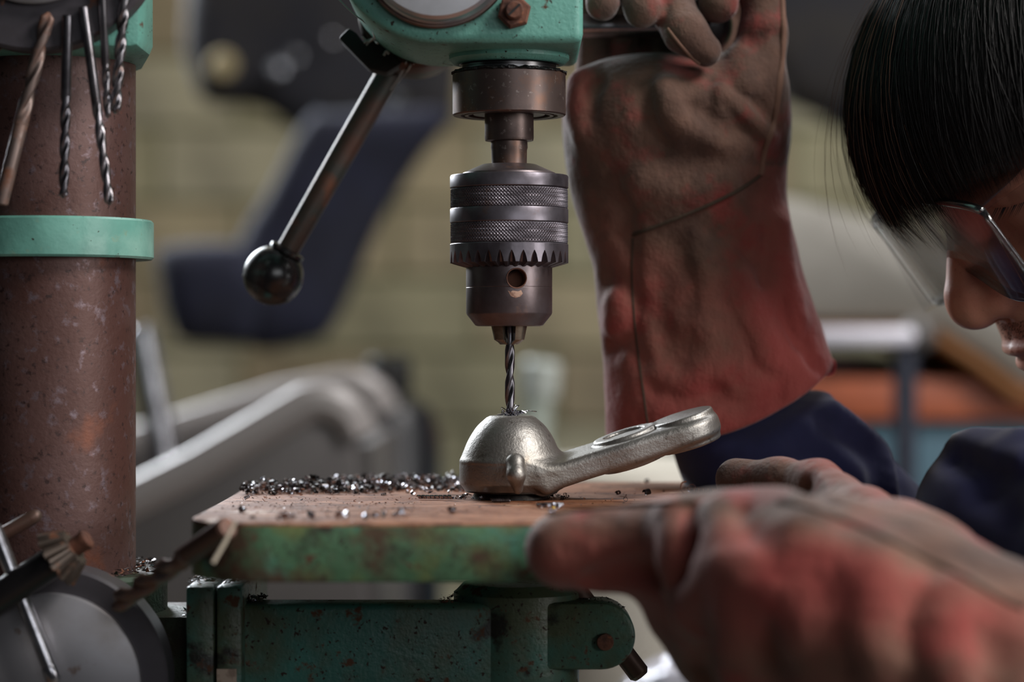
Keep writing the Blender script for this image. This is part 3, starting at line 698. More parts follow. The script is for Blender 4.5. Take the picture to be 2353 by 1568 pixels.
# arm frame
A0 = Vector((WX+.012, 0, zz(1098))); ad = Vector((math.cos(math.radians(17.6)), 0, math.sin(math.radians(17.6))))
tl = math.radians(4.0); aw = Vector((0, 1, 0)); an = ad.cross(aw)*-1
if an.z < 0: an = -an
aw = (aw*math.cos(tl)+an*math.sin(tl)).normalized(); an = ad.cross(aw); an = an if an.z > 0 else -an
RA = np.array([[*ad], [*aw], [*an]], np.float32).T
pr = np.array([(r/5000, zz(y)) for r, y in smooth2([(46, 955), (52, 957.5), (59, 962), (80, 982), (98, 1010), (112, 1042), (117, 1056)], 8)])[::-1]
def wfn(P):
    x = P[:, 0]-WX; rr = np.sqrt(x*x+P[:, 1]**2); z = P[:, 2]
    rp = np.interp(z, pr[:, 1], pr[:, 0])
    dome = np.maximum((rr-rp)*.75, np.maximum(z-zz(955.5), zz(1060)-z))
    dome = np.where(z > zz(955.5), np.maximum(z-zz(955.5), (rr-.0092)), dome)
    cyl = np.maximum(rr-119.5/5000, np.abs(z-zz(1085))-S(30, 1.1)); cyl = smax(rr-119.5/5000, np.abs(z-zz(1086))-S(33, 1.1), .004)
    skirt = np.maximum(rr-np.interp(z, [zz(1130), zz(1110)], [104/5000, 119/5000]), np.abs(z-zz(1115))-S(15, 1.1))
    d = smin(dome, cyl, .0015); d = np.minimum(d, skirt)
    p = (P-np.asarray(A0, np.float32))@RA
    # plan outline: neck and two lobes
    lx_, ly_ = p[:, 0], p[:, 1]
    hwid = .0196+.0010*np.exp(-((lx_-.044)/.010)**2)+.0012*np.exp(-((lx_-.082)/.010)**2)+.0022*np.exp(-(lx_/.016)**2)
    dz = np.abs(p[:, 2])-.0058+.0010/(1+np.exp(-(lx_-.066)/.003))
    e = np.sqrt(np.maximum(lx_-.0672, 0)**2+ly_**2)-hwid
    bar = smax(smax(e*.9, dz, .0035), -lx_, .004)
    def boss(cx, r, h, hb_=.0):
        q = np.sqrt((lx_-cx)**2+ly_**2)-r
        return smax(q, np.abs(p[:, 2])-h, .0015)
    bar = smin(bar, boss(.044, .0150, .0078), .0012); bar = smin(bar, boss(.0715, .0148, .0075), .0012)
    # recesses on top
    def ring(cx, r, h):
        q = np.sqrt((lx_-cx)**2+ly_**2)-r; return np.maximum(q, -(p[:, 2]-h))
    bar = np.maximum(bar, -ring(.044, .0095, .0066))
    d = smin(d, bar, .006)
    nub = chain(P, [((W(1184, 1064, 1.070)), S(23, 1.07)), ((W(1186, 1092, 1.066)), S(21, 1.066)), ((W(1190, 1124, 1.070)), S(12, 1.07))], .002)
    d = smin(d, nub, .0028)
    return d+.00006*waves(P, 900, 3)+.00010*waves(P, 200, 4)
v, f = surface(wfn, (WX-.027, -.042, zz(1138)), (WX+.110, .030, zz(905)), .00055)
obj('body', mesh_np('body', v, f), M_cast, wp, 180)
obj('base_disc', lathe([(90/5000, zz(1145)-.0003), (90/5000, zz(1144)), (84/5000, zz(1128)), (80/5000, zz(1120))], Matrix.Translation((WX, 0, 0)), 72), M_castbase, wp)
wp.children[-1].data.transform(Matrix.Translation((0, 0, 0)))
for vv in wp.children[-1].data.vertices:
    if vv.co.z < zz(1143): vv.co.z = TZ+.0002
obj('groove_shade_ring', lathe([(92/5000, zz(1131)), (106/5000, zz(1130)), (107/5000, zz(1124)), (92/5000, zz(1122))], Matrix.Translation((WX, 0, 0)), 72), M_castbase, wp)  # dark ring standing in for the shadow groove above the base disc
# ================================================================== magnets on the column, with what sticks to them
def magnet(cx, cy, d_back, r_ring, r_plate, th, label):
    c0 = W(cx, cy, 1.02); M_ = frame((c0.x, d_back-DF, c0.z), (c0.x, d_back-DF-1, c0.z))
    t = thing('speaker_magnet', (c0.x, d_back-DF, c0.z), label, 'magnet')
    obj('ring', lathe([(r_ring-.001, 0), (r_ring, .001), (r_ring, th-.0012), (r_ring-.0014, th), (r_plate-.004, th)], M_, 96), M_magnet, t)
    obj('plate', lathe([(r_plate, th-.001), (r_plate, th+.0042), (r_plate-.0012, th+.005), (.001, th+.005)], M_, 96), M_plate, t)
    return d_back-th-.005
DPL = magnet(112, 1575, 1.048, .0498, .0388, .022, 'round magnet with pale steel plate on the bracket, holding the chuck key')
DPU = magnet(75, -185, 1.038, .0556, .0358, .014, 'round dark magnet near the top of the column, drill bits clinging to it')
# bits clinging to the upper magnet
DU = 1.038-.014-.003
def clip(x0, y0, x1, y1, r, sh, label, m, end='top', d0=DU, d1=1.03, **k):
    a, b = W(x0, y0, d0), W(x1, y1, d1)
    return twist_bit('drill_bit', a, b, S(r, d0), sh*(b-a).length, label, m, shank_end=end, **k)
clip(16, -90, -4, 118, 8, .55, 'thin rusty drill bit cut off by the left edge of the picture', M_bit_rust)
clip(112, 28, 2, 470, 17, .42, 'thickest rusty drill bit leaning left with its plain shank hanging down', M_bit_rust, end='bottom', pitch=S(17, 1.02)*13, ph=.6)
clip(155, 34, 146, 456, 12.5, .44, 'dark straight drill bit hanging upright below the upper magnet', M_bit_dark, pitch=S(12, 1.02)*11)
clip(192, 14, 252, 472, 12, .48, 'bright long drill bit slanting right, its tip lowest at the right', M_bit, pitch=S(12, 1.02)*12)
clip(230, -120, 248, 272, 10, .68, 'slim bright drill bit between the long slanted bit and the short fluted one', M_bit, d0=DU-.003)
clip(296, -130, 264, 262, 14, .28, 'bright fluted drill bit nearest the teal sleeve corner, leaning left', M_bit, d0=DU-.001, pitch=S(13, 1.02)*10)
# chuck key on the lower magnet
DK = 1.048-.022-.005-.008
t = thing('chuck_key', W(20, 1360, DK), 'dark steel chuck key with toothed end and bright cross bar on the lower magnet', 'chuck key')
ka, kb_ = W(-90, 1432, DK), W(205, 1236, DK-.004); L_ = (kb_-ka).length; M_ = frame(ka, kb_); kr = S(37, DK)
obj('shaft', lathe([(kr*.9, 0), (kr, .001), (kr, L_*.76)], M_, 40), M_keysteel, t)
obj('pilot', lathe([(S(22, DK), L_*.84), (S(22, DK), L_*.95), (S(24, DK), L_*.96), (S(24, DK), L_*.985), (S(18, DK), L_)], M_, 32), M_rust, t)
bm = bmesh.new(); rows = [(S(70, DK), L_*.735), (S(73, DK), L_*.745), (S(47, DK), L_*.885)]; rr = []; NT = 13
for r, z in rows:
    ring = []
    for i in range(NT):
        for s, q in ((-.5, .80), (-.34, .80), (-.16, 1), (.16, 1), (.34, .80)):
            a = 2*math.pi*(i+s)/NT; ring.append(bm.verts.new(M_ @ Vector((r*q*math.cos(a), r*q*math.sin(a), z))))
    rr.append(ring)
n = len(rr[0])
for a_, b_ in zip(rr, rr[1:]):
    for i in range(n): bm.faces.new((a_[i], a_[(i+1) % n], b_[(i+1) % n], b_[i]))
bm.faces.new(rr[0][::-1]); bm.faces.new(rr[-1]); bmesh.ops.recalc_face_normals(bm, faces=bm.faces)
obj('gear', bm, mat('gear_steel', (104, 92, 84), .42, .75, [dict(col=(128, 78, 52), scale=90, detail=6, lo=.55, hi=.66, rough=.8, metal=.2)]), t, 25)
ba, bb_ = W(-14, 1208, DK), W(126, 1566, DK-.001)
lb = (bb_-ba).length; br = S(17, DK)
tb = obj('slide_bar', lathe([(br*.7, 0), (br, br*.2), (br, lb-br*.2), (br*.75, lb)], frame(ba, bb_), 32), M_bright, t)
obj('bar_end', lathe([(br*1.04, lb-br*2.2), (br*1.12, lb-br*1.8), (br*1.12, lb-br*.4), (br*.8, lb+.0004)], frame(ba, bb_), 32), M_bright, tb)
tag(obj('steel_punch', lathe([(S(17, 1.03), 0), (S(17, 1.03), .0245), (S(15, 1.03), .027), (S(8, 1.03), .0285), (.0001, .029)], frame(W(-40, 1255, 1.030), W(82, 1186, 1.030)), 32), M_rustbar),
    'short rusty round punch with domed end resting above the chuck key', 'punch')
# rusty drill lying from the lower magnet to the table corner
t = twist_bit('drill_bit', W(524, 1212, .945), W(262, 1392, 1.006), S(27, .98), .030, 'big rusty drill bit pointing down from the table corner to the lower magnet', M_bit_rust, pitch=.034, m2=M_rustbar)
obj('wire', tube([W(541, 1199, .938), W(517, 1246, .936), W(489, 1294, .934)], [.0007, .0009, .0009], 8), mat('pale_wire', (180, 168, 150), .6), t)

# ================================================================== shavings
def curl(bm, c, R, turns, pitch, wd, ax, steps=7, tw=0):
    """helical ribbon chip"""
    q = Vector(ax).normalized().to_track_quat('Z', 'Y'); n = max(4, int(turns*steps)); prev = None
    for i in range(n+1):
        a = 2*math.pi*turns*i/n+tw; z = pitch*turns*i/n
        p = Vector((R*math.cos(a), R*math.sin(a), z)); e = [Vector(c)+q @ (p+Vector((0, 0, s*wd))) for s in (-.5, .5)]
        e2 = [Vector(c)+q @ (p*0.90+Vector((0, 0, z*.1+s*wd*.8))) for s in (.5, -.5)]
        ring = [bm.verts.new(x) for x in e+e2]
        if prev:
            for k_ in range(4): bm.faces.new((prev[k_], prev[(k_+1) % 4], ring[(k_+1) % 4], ring[k_]))
        prev = ring
def crumb(bm, c, s):
    vs = [bm.verts.new(Vector(c)+Vector((random.gauss(0, s), random.gauss(0, s), abs(random.gauss(0, s*.7))))) for _ in range(4)]
    for tri in ((0, 1, 2), (0, 3, 1), (1, 3, 2), (2, 3, 0)): bm.faces.new([vs[i] for i in tri])
bmS, bmD, bmR = bmesh.new(), bmesh.new(), bmesh.new()
def chip_at(x, y, z, s=1.0):
    k_ = random.random(); bm = bmS if k_ < .17 else (bmD if k_ < .58 else bmR)
    if random.random() < .62 and bm is not bmR:
        R = random.uniform(.0006, .0012)*s; curl(bm, (x, y, z+R), R, random.uniform(1, 3.5), random.uniform(.0006, .0011)*s, .0007*s, (random.uniform(-1, 1), random.uniform(-1, 1), random.uniform(-.25, .35)), 6, random.uniform(0, 6))
    else: crumb(bm, (x, y, z), random.uniform(.0004, .0011)*s)
def inside(x, y): return -.128 < x < .128 and -.147 < y < .124 and not (x < -.10 and y > .10) and (x-WX)**2+y*y > .0195**2
# heap along the back left
for _ in range(2300):
    x = random.uniform(-.127, -.008); yc = .045+.055*((x+.125)/.115); y = random.gauss(yc, .012+.016*random.random())
    if y < .012+.02*random.random(): continue
    if not inside(x, y): continue
    h = max(0, (.0030+.0034*(.5+.5*math.sin(x*160+2*math.sin(x*410))))*(1-abs(y-yc)/.030))*random.random()
    chip_at(x, y, TZ+.0002+h)
for _ in range(420):
    x = random.uniform(-.09, -.02); y = random.gauss(.110, .006)
    if inside(x, y): chip_at(x, y, TZ+.0002+random.random()*.003)
for _ in range(110):
    a = random.uniform(0, 6.28); r = random.gauss(.024, .003); x, y = WX+r*math.cos(a), r*math.sin(a)
    if inside(x, y) and y > -.018: chip_at(x, y, TZ+.0002, .8)
for _ in range(330):
    x, y = random.uniform(-.125, .125), random.uniform(-.146, .12)
    if inside(x, y): (chip_at if random.random() < .2 else lambda a, b, c: crumb(random.choice((bmR, bmR, bmD, bmS)), (a, b, c), random.uniform(.0002, .0006)))(x, y, TZ+.0002)
for _ in range(420):      # rust dust, left part
    x, y = random.uniform(-.127, -.04), random.gauss(-.06, .045)
    if inside(x, y): crumb(bmR if random.random() < .8 else bmD, (x, y, TZ+.0001), random.uniform(.0002, .0006))
for x, y in ((870, 1190), (662, 1192), (560, 1178), (785, 1193), (845, 1194), (655, 1196), (710, 1190), (930, 1186), (1030, 1180)):
    d = FPX*.0722/(y-784.0)
    if d-DF > yf_+.004:
        p = W(x, y, d)
        for k_ in range(3): curl(bmS, (p.x+random.gauss(0, .0012), p.y+random.gauss(0, .0012), TZ+.0012), random.uniform(.0008, .0013), 1.6, .0010, .0012, (random.uniform(-1, 1), random.uniform(-1, 1), random.uniform(-.3, .8)), 7, random.uniform(0, 6))
# greasy swarf on the bracket sleeve and clamp ears
for _ in range(330):
    a = random.uniform(-2.6, .9); r = random.uniform(.040, .050); crumb(random.choice((bmD, bmD, bmR, bmS)), (CX+r*math.cos(a), r*math.sin(a), zz(1313)+random.random()*.003), random.uniform(.0005, .0014))
for _ in range(420):
    x = random.uniform(W(400, 0, 1.05).x, W(600, 0, 1.05).x); y = random.uniform(-.052, .02)
    zt = za if x < W(556, 0, 1.045).x and x > W(427, 0, 1.045).x else zz(1392, 1.06)
    if x < W(427, 0, 1.045).x: zt = zz(1400); y = random.uniform(-.028, .02)
    if x > W(556, 0, 1.045).x: y = random.uniform(-.040, -.022); zt = zz(1388.5, 1.06)
    crumb(random.choice((bmD, bmD, bmR, bmS)), (x, y, zt+random.random()*.002), random.uniform(.0004, .0013))
for _ in range(60):
    x = random.uniform(-.03, -.022); crumb(random.choice((bmD, bmR)), (x-.002, random.uniform(-.040, -.022), zz(1389, 1.06)+random.random()**3*.003), .0006)
for _ in range(90):
    x = lx+random.uniform(-.009, .011); crumb(bmD, (x, random.uniform(-.039, -.014), lz+math.sqrt(max(lr**2-max(0, x-lx)**2, 0))-.0002), .0004)
tag(obj('steel_shavings', bmS, M_swarf, None, 30), 'bright steel shavings scattered over the rusty drill table', 'shavings', kind='stuff')
tag(obj('dark_shavings', bmD, M_swarf_d, None, 30), 'dark oily shavings heaped along the back of the table', 'shavings', kind='stuff')
tag(obj('rust_crumbs', bmR, M_swarf_r, None, 0), 'brown rust crumbs lying on the drill table and bracket', 'crumbs', kind='stuff')
# single curls that stand out
def single(x, y, fn, label, m=M_swarf, dz=0.0):
    d = FPX*.0722/(y-784.0); p = W(x, y, d); p.z = TZ+.0003; bm = bmesh.new(); fn(bm, p)
    tag(obj('metal_curl', bm, m, None, 40), label, 'metal curl', 'single metal curls on the table')
single(1602, 1140, lambda bm, p: curl(bm, p+Vector((-.003, 0, .0017)), .0016, 4.5, .0022, .0016, (1, -.3, .02), 9), 'tight dark steel spiral lying near the thumb of the lower glove', M_swarf_d)
single(1590, 1137, lambda bm, p: curl(bm, p+Vector((0, 0, .0024)), .0023, 1.1, .001, .0013, (.2, 1, .2), 12), 'small round steel ring chip just left of the spiral')
single(1572, 1137, lambda bm, p: tube(smooth_line([p, p+Vector((-.0016, 0, .0025)), p+Vector((-.0010, .001, .0052)), p+Vector((.0012, .001, .0058))], 5), .0004, 6, bm), 'thin rusty upright hook-shaped shaving left of the ring chip', M_swarf_r)
single(1482, 1141, lambda bm, p: curl(bm, p+Vector((0, 0, .0016)), .0014, 1.8, .0012, .0014, (1, .5, .2), 9), 'small dark curl alone on the table right of the forging', M_swarf_d)
single(1418, 1140, lambda bm, p: curl(bm, p+Vector((0, 0, .0012)), .0010, 2.2, .0010, .0011, (.6, 1, .1), 9), 'little grey curl halfway between the base disc and the spiral', M_swarf_d)
single(1262, 1170, lambda bm, p: [curl(bm, p+Vector((.0022*i-.005, .001*(i % 2), .0012)), .0012, 1.6, .0012, .0012, (1, .3*i-.5, .1), 8) for i in range(5)], 'cluster of joined steel curls in front of the base disc')
single(1000, 1149, lambda bm, p: curl(bm, p+Vector((-.008, .001, .0011)), .0009, 8, .0020, .0016, (1, -.12, 0), 7), 'long segmented steel chip lying left of the base disc')
single(1150, 1156, lambda bm, p: curl(bm, p+Vector((-.004, 0, .0010)), .0009, 8, .0010, .0012, (1, .08, 0), 7), 'coiled dark chip lying right in front of the base disc', M_swarf_d)
bm = bmesh.new(); p = W(1261, 1171, FPX*.0722/387.0); bmesh.ops.create_icosphere(bm, subdivisions=1, radius=.0008, matrix=Matrix.Translation((p.x+.002, p.y-.003, TZ+.0008)))
tag(obj('yellow_chip', bm, mat('yellow_chip', (220, 180, 30), .4)), 'tiny yellow chip beside the steel curls at the front', 'chip')
# fine wire at the drill point
t = thing('fine_curls', (WX, 0, zz(955)), 'fine wiry steel curls around the drill point on the dome', 'shavings')
for i in range(16):
    bm = bmesh.new(); a = random.uniform(0, 6.28); p = Vector((dx+.003*math.cos(a), .003*math.sin(a), zz(954)))
    if i < 13: pts = [p+Vector((random.uniform(-.0035, .0045), random.uniform(-.003, .003), abs(random.gauss(.001, .0018)))) for _ in range(5)]
    else: pts = [p+Vector((.002*k_, random.uniform(-.001, .001), .0006+.0014*random.random())) for k_ in range(6)]
    pts[0] = p; obj('curl', tube(smooth_line(pts, 4), .00022, 5, bm), M_swarf, t, 60)
# cobweb strands round the lever root
t = thing('cobweb', W(900, 150, 1.14), 'dusty cobweb strands between the teal head and the feed lever', 'cobweb')
for pts, r in (([(770, -10, 1.10), (808, 28, 1.10), (850, 62, 1.10), (862, 90, 1.13)], .00035), ([(806, -6, 1.1), (840, 40, 1.1), (858, 66, 1.1)], .00018), ([(832, 84, 1.14), (848, 96, 1.14), (866, 78, 1.13)], .0005),
               ([(836, 98, 1.14), (855, 90, 1.14), (868, 100, 1.13)], .0006), ([(842, 104, 1.14), (858, 84, 1.14), (856, 70, 1.12)], .0004), ([(882, 128, 1.14), (888, 118, 1.14), (894, 124, 1.14)], .0007),
               ([(898, 206, 1.17), (925, 165, 1.16), (934, 142, 1.14)], .0004), ([(915, 190, 1.17), (940, 160, 1.16), (952, 146, 1.14)], .0002), ([(925, 160, 1.16), (1000, 146, 1.14), (1040, 150, 1.11)], .00014), ([(926, 148, 1.15), (934, 164, 1.15), (944, 150, 1.14)], .0006)):
    obj('strand', tube(smooth_line([W(*p) for p in pts], 5), r, 5), M_web, t, 60)
# ================================================================== gloves
def dirt_attr(o, vals):
    a = o.data.attributes.new('dirt', 'FLOAT', 'POINT'); a.data.foreach_set('value', np.asarray(vals, np.float32))
def C(x, y, r, d): return (tuple(W(x, y, d)), S(r, d))
# ---- right hand on the feed lever
GD = 1.195
def flatY(P, k, d0=GD):
    Q = P.copy(); Q[:, 1] = (Q[:, 1]-(d0-DF))*k; return Q
def Cf(x, y, r, d=GD, k=1.0, d0=GD):
    v = W(x, y, d); return ((v.x, (v.y-(d0-DF))*k, v.z), S(r, d))
KF = 1.45
FOLDS_R, FOLDS_L = [], []
def lay_folds(fn, lo, hi, grooves, ridges):
    """find where crease lines run on the plain surface, so the folds follow it"""
    v, f = surface(fn, lo, hi, .004)
    bv_ = BVHTree.FromPolygons([tuple(p) for p in v.tolist()], f.tolist())
    out = []
    for lst, lift in ((grooves, -.35), (ridges, .62)):
        o_ = []
        for pts, r, k in lst:
            q = on_surface(bv_, smooth2(pts, 3), 0.0)
            if len(q) > 1:
                rr = r*.001
                o_.append(([tuple(p+Vector((0, lift*rr, 0))) for p in q], k*.001, rr))
        out.append(o_)
    return out
def glove_r(P):
    Q = flatY(P, KF)
    cuff = chain(Q, [Cf(1545, 430, 196), Cf(1582, 530, 196), Cf(1608, 640, 206), Cf(1628, 760, 214), Cf(1655, 880, 232), Cf(1668, 1010, 246), Cf(1672, 1110, 250)], .02)
    palm = chain(Q, [Cf(1505, 255, 200), Cf(1560, 250, 205), Cf(1552, 380, 200)], .02)
    palm = smin(palm, sd_ell(P, W(1560, 270, GD-.008), (S(225, GD), .040, S(140, GD))), .02)
    # palm is cut away above, where the lever crosses
    palm = smax(palm, P[:, 2]-np.float32(W(0, 132, GD).z), .02)
    d = smin(palm, cuff, .03)
    thumb = chain(P, [C(1660, 420, 95, GD), C(1712, 300, 76, GD-.012), C(1738, 190, 58, GD-.022), C(1754, 80, 52, GD-.022), C(1752, -60, 50, GD-.016)], .006)
    d = smin(d, thumb, .014)
    def finger(xb, xm, xf, xt, yt, r, df=1.158, dt=1.146):
        return chain(P, [C(xb, 190, r+6, GD+.022), C(xb, 0, r, GD+.030), C(xm, -75, r, GD+.010), C(xf, -45, r, GD-.030), C(xt, yt, r*.86, dt)], .004)
    fi = finger(1372, 1372, 1380, 1384, 8, 46)
    fi = smin(fi, finger(1450, 1450, 1460, 1478, 20, 52), .003)
    fm = chain(P, [C(1530, 190, 56, GD+.022), C(1530, 0, 54, GD+.03), C(1520, -70, 54, GD+.006), C(1528, 0, 54, GD-.036), C(1575, 72, 50, GD-.048), C(1622, 116, 38, GD-.046)], .004)
    fi = smin(fi, fm, .003)
    fi = smin(fi, finger(1630, 1650, 1655, 1652, 8, 52, dt=1.160), .003)
    fi = smin(fi, chain(P, [C(1690, 210, 60, GD+.02), C(1700, 60, 52, GD+.034), C(1690, -80, 52, GD+.034)]), .004)
    d = smin(d, fi, .008)
    if not FOLDS_R: return d
    for pts, k, rr in FOLDS_R[0]: d = smax(d, -chain(P, [(p, rr) for p in pts]), k)
    for pts, k, rr in FOLDS_R[1]: d = smin(d, chain(P, [(p, rr) for p in pts]), k)
    d = d*.9+.0011*waves(P, 120, 11)+.0005*waves(P, 330, 12)
    # slanted hem and hollow cuff
    n_ = Vector((.30, .0, -1)).normalized(); h0 = W(1650, 992, GD)
    cut = (P-np.asarray(h0, np.float32))@np.asarray(n_, np.float32)
    cut = cut+.0105*np.clip((P[:, 0]-h0.x)/.050, 0, 1.4)**2
    d = smax(d, cut, .004)
    inner = chain(Q, [Cf(1640, 830, 190), Cf(1672, 1100, 236)], .02)
    return smax(d, -inner, .004)
lo, hi = W(1210, 1100, 1.25), W(1960, -170, 1.25)
lo, hi = (lo.x, .0, lo.z), (hi.x, .21, hi.z)
FOLDS_R = lay_folds(glove_r, lo, hi,
    [([(1640, 190), (1636, 225), (1630, 262)], 2.2, 5), ([(1690, 205), (1735, 240), (1778, 290)], 2.0, 7), ([(1585, 252), (1640, 300), (1700, 335)], 2.6, 9),
     ([(1672, 240), (1706, 280), (1748, 322)], 1.8, 6), ([(1300, 216), (1345, 210), (1372, 196)], 2.0, 8), ([(1352, 200), (1360, 260), (1352, 300)], 1.6, 8), ([(1500, 190), (1492, 260), (1520, 330)], 2.4, 12),
     ([(1667, 688), (1700, 745), (1722, 790), (1740, 838), (1797, 880)], 2.6, 7), ([(1763, 545), (1768, 600), (1752, 650)], 2.0, 8), ([(1720, 110), (1760, 84), (1790, 80)], 1.8, 8),
     ([(1452, 545), (1450, 640), (1456, 760)], 1.6, 7), ([(1395, 640), (1425, 655), (1450, 690)], 2.4, 9), ([(1400, 800), (1440, 790), (1470, 830)], 2.2, 10), ([(1560, 580), (1600, 660), (1590, 760), (1560, 830)], 2.4, 14),
     ([(1520, 640), (1510, 720), (1530, 800)], 2.0, 12), ([(1800, 690), (1808, 740), (1830, 790)], 1.8, 8), ([(1420, 420), (1440, 480), (1430, 540)], 2.0, 10), ([(1640, 540), (1700, 560), (1740, 600)], 1.8, 10), ([(1850, 790), (1862, 830), (1885, 850)], 1.6, 7), ([(1640, 900), (1700, 930), (1790, 920)], 1.5, 9), ([(1500, 900), (1580, 920), (1640, 905)], 1.5, 10)],
    [([(1524, 205), (1560, 280), (1620, 314), (1690, 340)], 4.5, 10), ([(1654, 214), (1716, 268), (1764, 312)], 3.4, 8), ([(1335, 190), (1330, 250), (1345, 300)], 4, 12), ([(1690, 650), (1728, 740), (1760, 810)], 5, 12),
     ([(1790, 520), (1806, 620), (1822, 720)], 4, 10), ([(1622, 600), (1624, 680), (1610, 740)], 4, 14), ([(1420, 700), (1415, 740)], 4, 12), ([(1700, 130), (1712, 190)], 4, 10), ([(1480, 420), (1560, 440), (1660, 420)], 4, 16)])
v, f = surface(glove_r, lo, hi, .0015)
gr = thing('work_glove', W(1650, 992, GD), 'brown and red leather gauntlet glove raised to grip the feed lever', 'glove')
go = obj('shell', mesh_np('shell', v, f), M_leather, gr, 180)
co = np.empty(len(go.data.vertices)*3, np.float32); go.data.vertices.foreach_get('co', co); co = co.reshape(-1, 3)
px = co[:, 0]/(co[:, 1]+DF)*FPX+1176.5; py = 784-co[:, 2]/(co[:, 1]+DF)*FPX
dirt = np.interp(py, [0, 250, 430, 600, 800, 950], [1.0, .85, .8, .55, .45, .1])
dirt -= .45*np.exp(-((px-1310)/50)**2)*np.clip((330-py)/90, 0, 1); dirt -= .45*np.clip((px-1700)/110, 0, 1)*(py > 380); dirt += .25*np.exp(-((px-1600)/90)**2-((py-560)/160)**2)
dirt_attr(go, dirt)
bv = bvh_of(go)
def seam(bv, pts, r, name, m, parent, lift=0.0, k=8):
    q = on_surface(bv, smooth2(pts, k), lift)
    if len(q) > 2: obj(name, tube(q, r, 6), m, parent, 60)
seam(bv, [(1456, 540), (1540, 508), (1630, 470), (1700, 435), (1745, 405)], .0010, 'seam', M_seam, gr, .0001)
seam(bv, [(1796, -5), (1799, 90), (1790, 200), (1776, 290), (1758, 345), (1748, 402)], .0016, 'seam', M_welt, gr, .0001)
seam(bv, [(1535, 66), (1560, 98), (1590, 132), (1608, 146)], .0009, 'seam', M_welt, gr, .0001)
seam(bv, [(1454, 548), (1452, 640), (1460, 760), (1478, 900), (1490, 985)], .0007, 'seam', M_seam, gr, -.0002)
p0 = W(1893, 852, GD-.01)
obj('hang_loop', tube(smooth_line([p0, W(1908, 828, GD), W(1917, 838, GD), W(1913, 858, GD), W(1898, 862, GD-.005)], 5), .0011, 8), mat('red_loop', (150, 58, 58), .8), gr, 180)

# ---- left hand on the table edge
def glove_l(P):
    idx = chain(P, [C(1296, 1264, 90, .928), C(1400, 1262, 84, .926), C(1500, 1252, 86, .920), C(1620, 1262, 108, .912)], .01)
    back = chain(P, [C(1600, 1290, 125, .912), C(1720, 1310, 158, .895), C(1860, 1350, 196, .875), C(2050, 1446, 236, .865), C(2300, 1580, 250, .855), C(2600, 1700, 270, .85)], .02)
    back = smin(back, chain(P, [C(1700, 1480, 120, .91), C(1900, 1560, 170, .88), C(2250, 1680, 220, .86)], .02), .03)
    thumb = chain(P, [C(1694, 1104, 51, 1.066), C(1790, 1105, 47, 1.050), C(1880, 1112, 50, 1.030), C(1985, 1205, 78, .975), C(2120, 1325, 130, .915)], .008)
    web = chain(P, [C(1880, 1225, 45, .935), C(2000, 1290, 110, .92), C(2180, 1400, 160, .89)], .02)
    d = smin(smin(idx, back, .016), smin(thumb, web, .02), .016)
    m1 = chain(P, [C(1760, 1400, 100, .905), C(1590, 1398, 90, .925), C(1570, 1382, 70, .985)], .01)
    m2 = chain(P, [C(1800, 1500, 105, .90), C(1650, 1490, 92, .922), C(1620, 1440, 68, .985)], .01)
    m3 = chain(P, [C(1850, 1600, 105, .90), C(1720, 1585, 88, .925), C(1700, 1520, 66, .985)], .01)
    d = smin(d, smin(smin(m1, m2, .006), m3, .006), .010)
    if not FOLDS_L: return d
    for pts, k, rr in FOLDS_L[0]: d = smax(d, -chain(P, [(p, rr) for p in pts]), k)
    for pts, k, rr in FOLDS_L[1]: d = smin(d, chain(P, [(p, rr) for p in pts]), k)
    # stay clear of the table: top, front edge and underside
    tb_ = sd_box(P, (0, (yf_+yb_)/2, TZ-.0118), (hw+.0005, (yb_-yf_)/2+.0005, .0123), .002)
    d = d*.9+.0007*waves(P, 150, 21)+.0004*waves(P, 380, 22)
    return smax(d, -tb_, .003)
lo, hi = (.0, -.33, -.185), (.235, .02, -.038)
FOLDS_L = lay_folds(glove_l, lo, hi,
    [([(1365, 1342), (1420, 1316), (1500, 1318), (1590, 1322)], 5.0, 6), ([(1575, 1180), (1600, 1245), (1622, 1310)], 3.4, 11), ([(1520, 1195), (1530, 1250), (1520, 1290)], 2.2, 9),
     ([(1700, 1176), (1694, 1230), (1716, 1262)], 2.6, 7), ([(1722, 1258), (1770, 1268), (1825, 1252)], 3.4, 12), ([(1690, 1400), (1640, 1480), (1616, 1568)], 3.6, 14), ([(1790, 1400), (1750, 1470), (1760, 1540)], 3.4, 16),
     ([(2127, 1340), (2085, 1430), (2100, 1510)], 4.0, 18), ([(1960, 1380), (1930, 1460), (1960, 1540)], 3.0, 16), ([(2230, 1440), (2260, 1520), (2250, 1568)], 3.0, 16), ([(1850, 1118), (1880, 1128), (1905, 1150)], 1.8, 8), ([(1660, 1300), (1610, 1345), (1560, 1352)], 3.0, 9),
     ([(2010, 1290), (2060, 1330), (2080, 1380)], 2.0, 12)],
    [([(1594, 1398), (1640, 1348), (1690, 1310)], 6, 14), ([(1550, 1190), (1556, 1250), (1548, 1290)], 5, 12), ([(1655, 1180), (1660, 1240), (1655, 1290)], 5, 12), ([(1850, 1250), (1920, 1290), (2010, 1300)], 6, 18), ([(1740, 1340), (1800, 1380), (1860, 1440)], 6, 18),
     ([(2030, 1360), (2010, 1440), (2030, 1520)], 6, 18), ([(2190, 1400), (2180, 1480), (2200, 1560)], 6, 18), ([(1700, 1430), (1680, 1500), (1690, 1560)], 5, 14)])
v, f = surface(glove_l, lo, hi, .0015)
gl = thing('work_glove', W(1694, 1150, 1.066), 'red leather glove holding the drill table edge in the foreground', 'glove')
go = obj('shell', mesh_np('shell', v, f), M_leather, gl, 180)
co = np.empty(len(go.data.vertices)*3, np.float32); go.data.vertices.foreach_get('co', co); co = co.reshape(-1, 3)
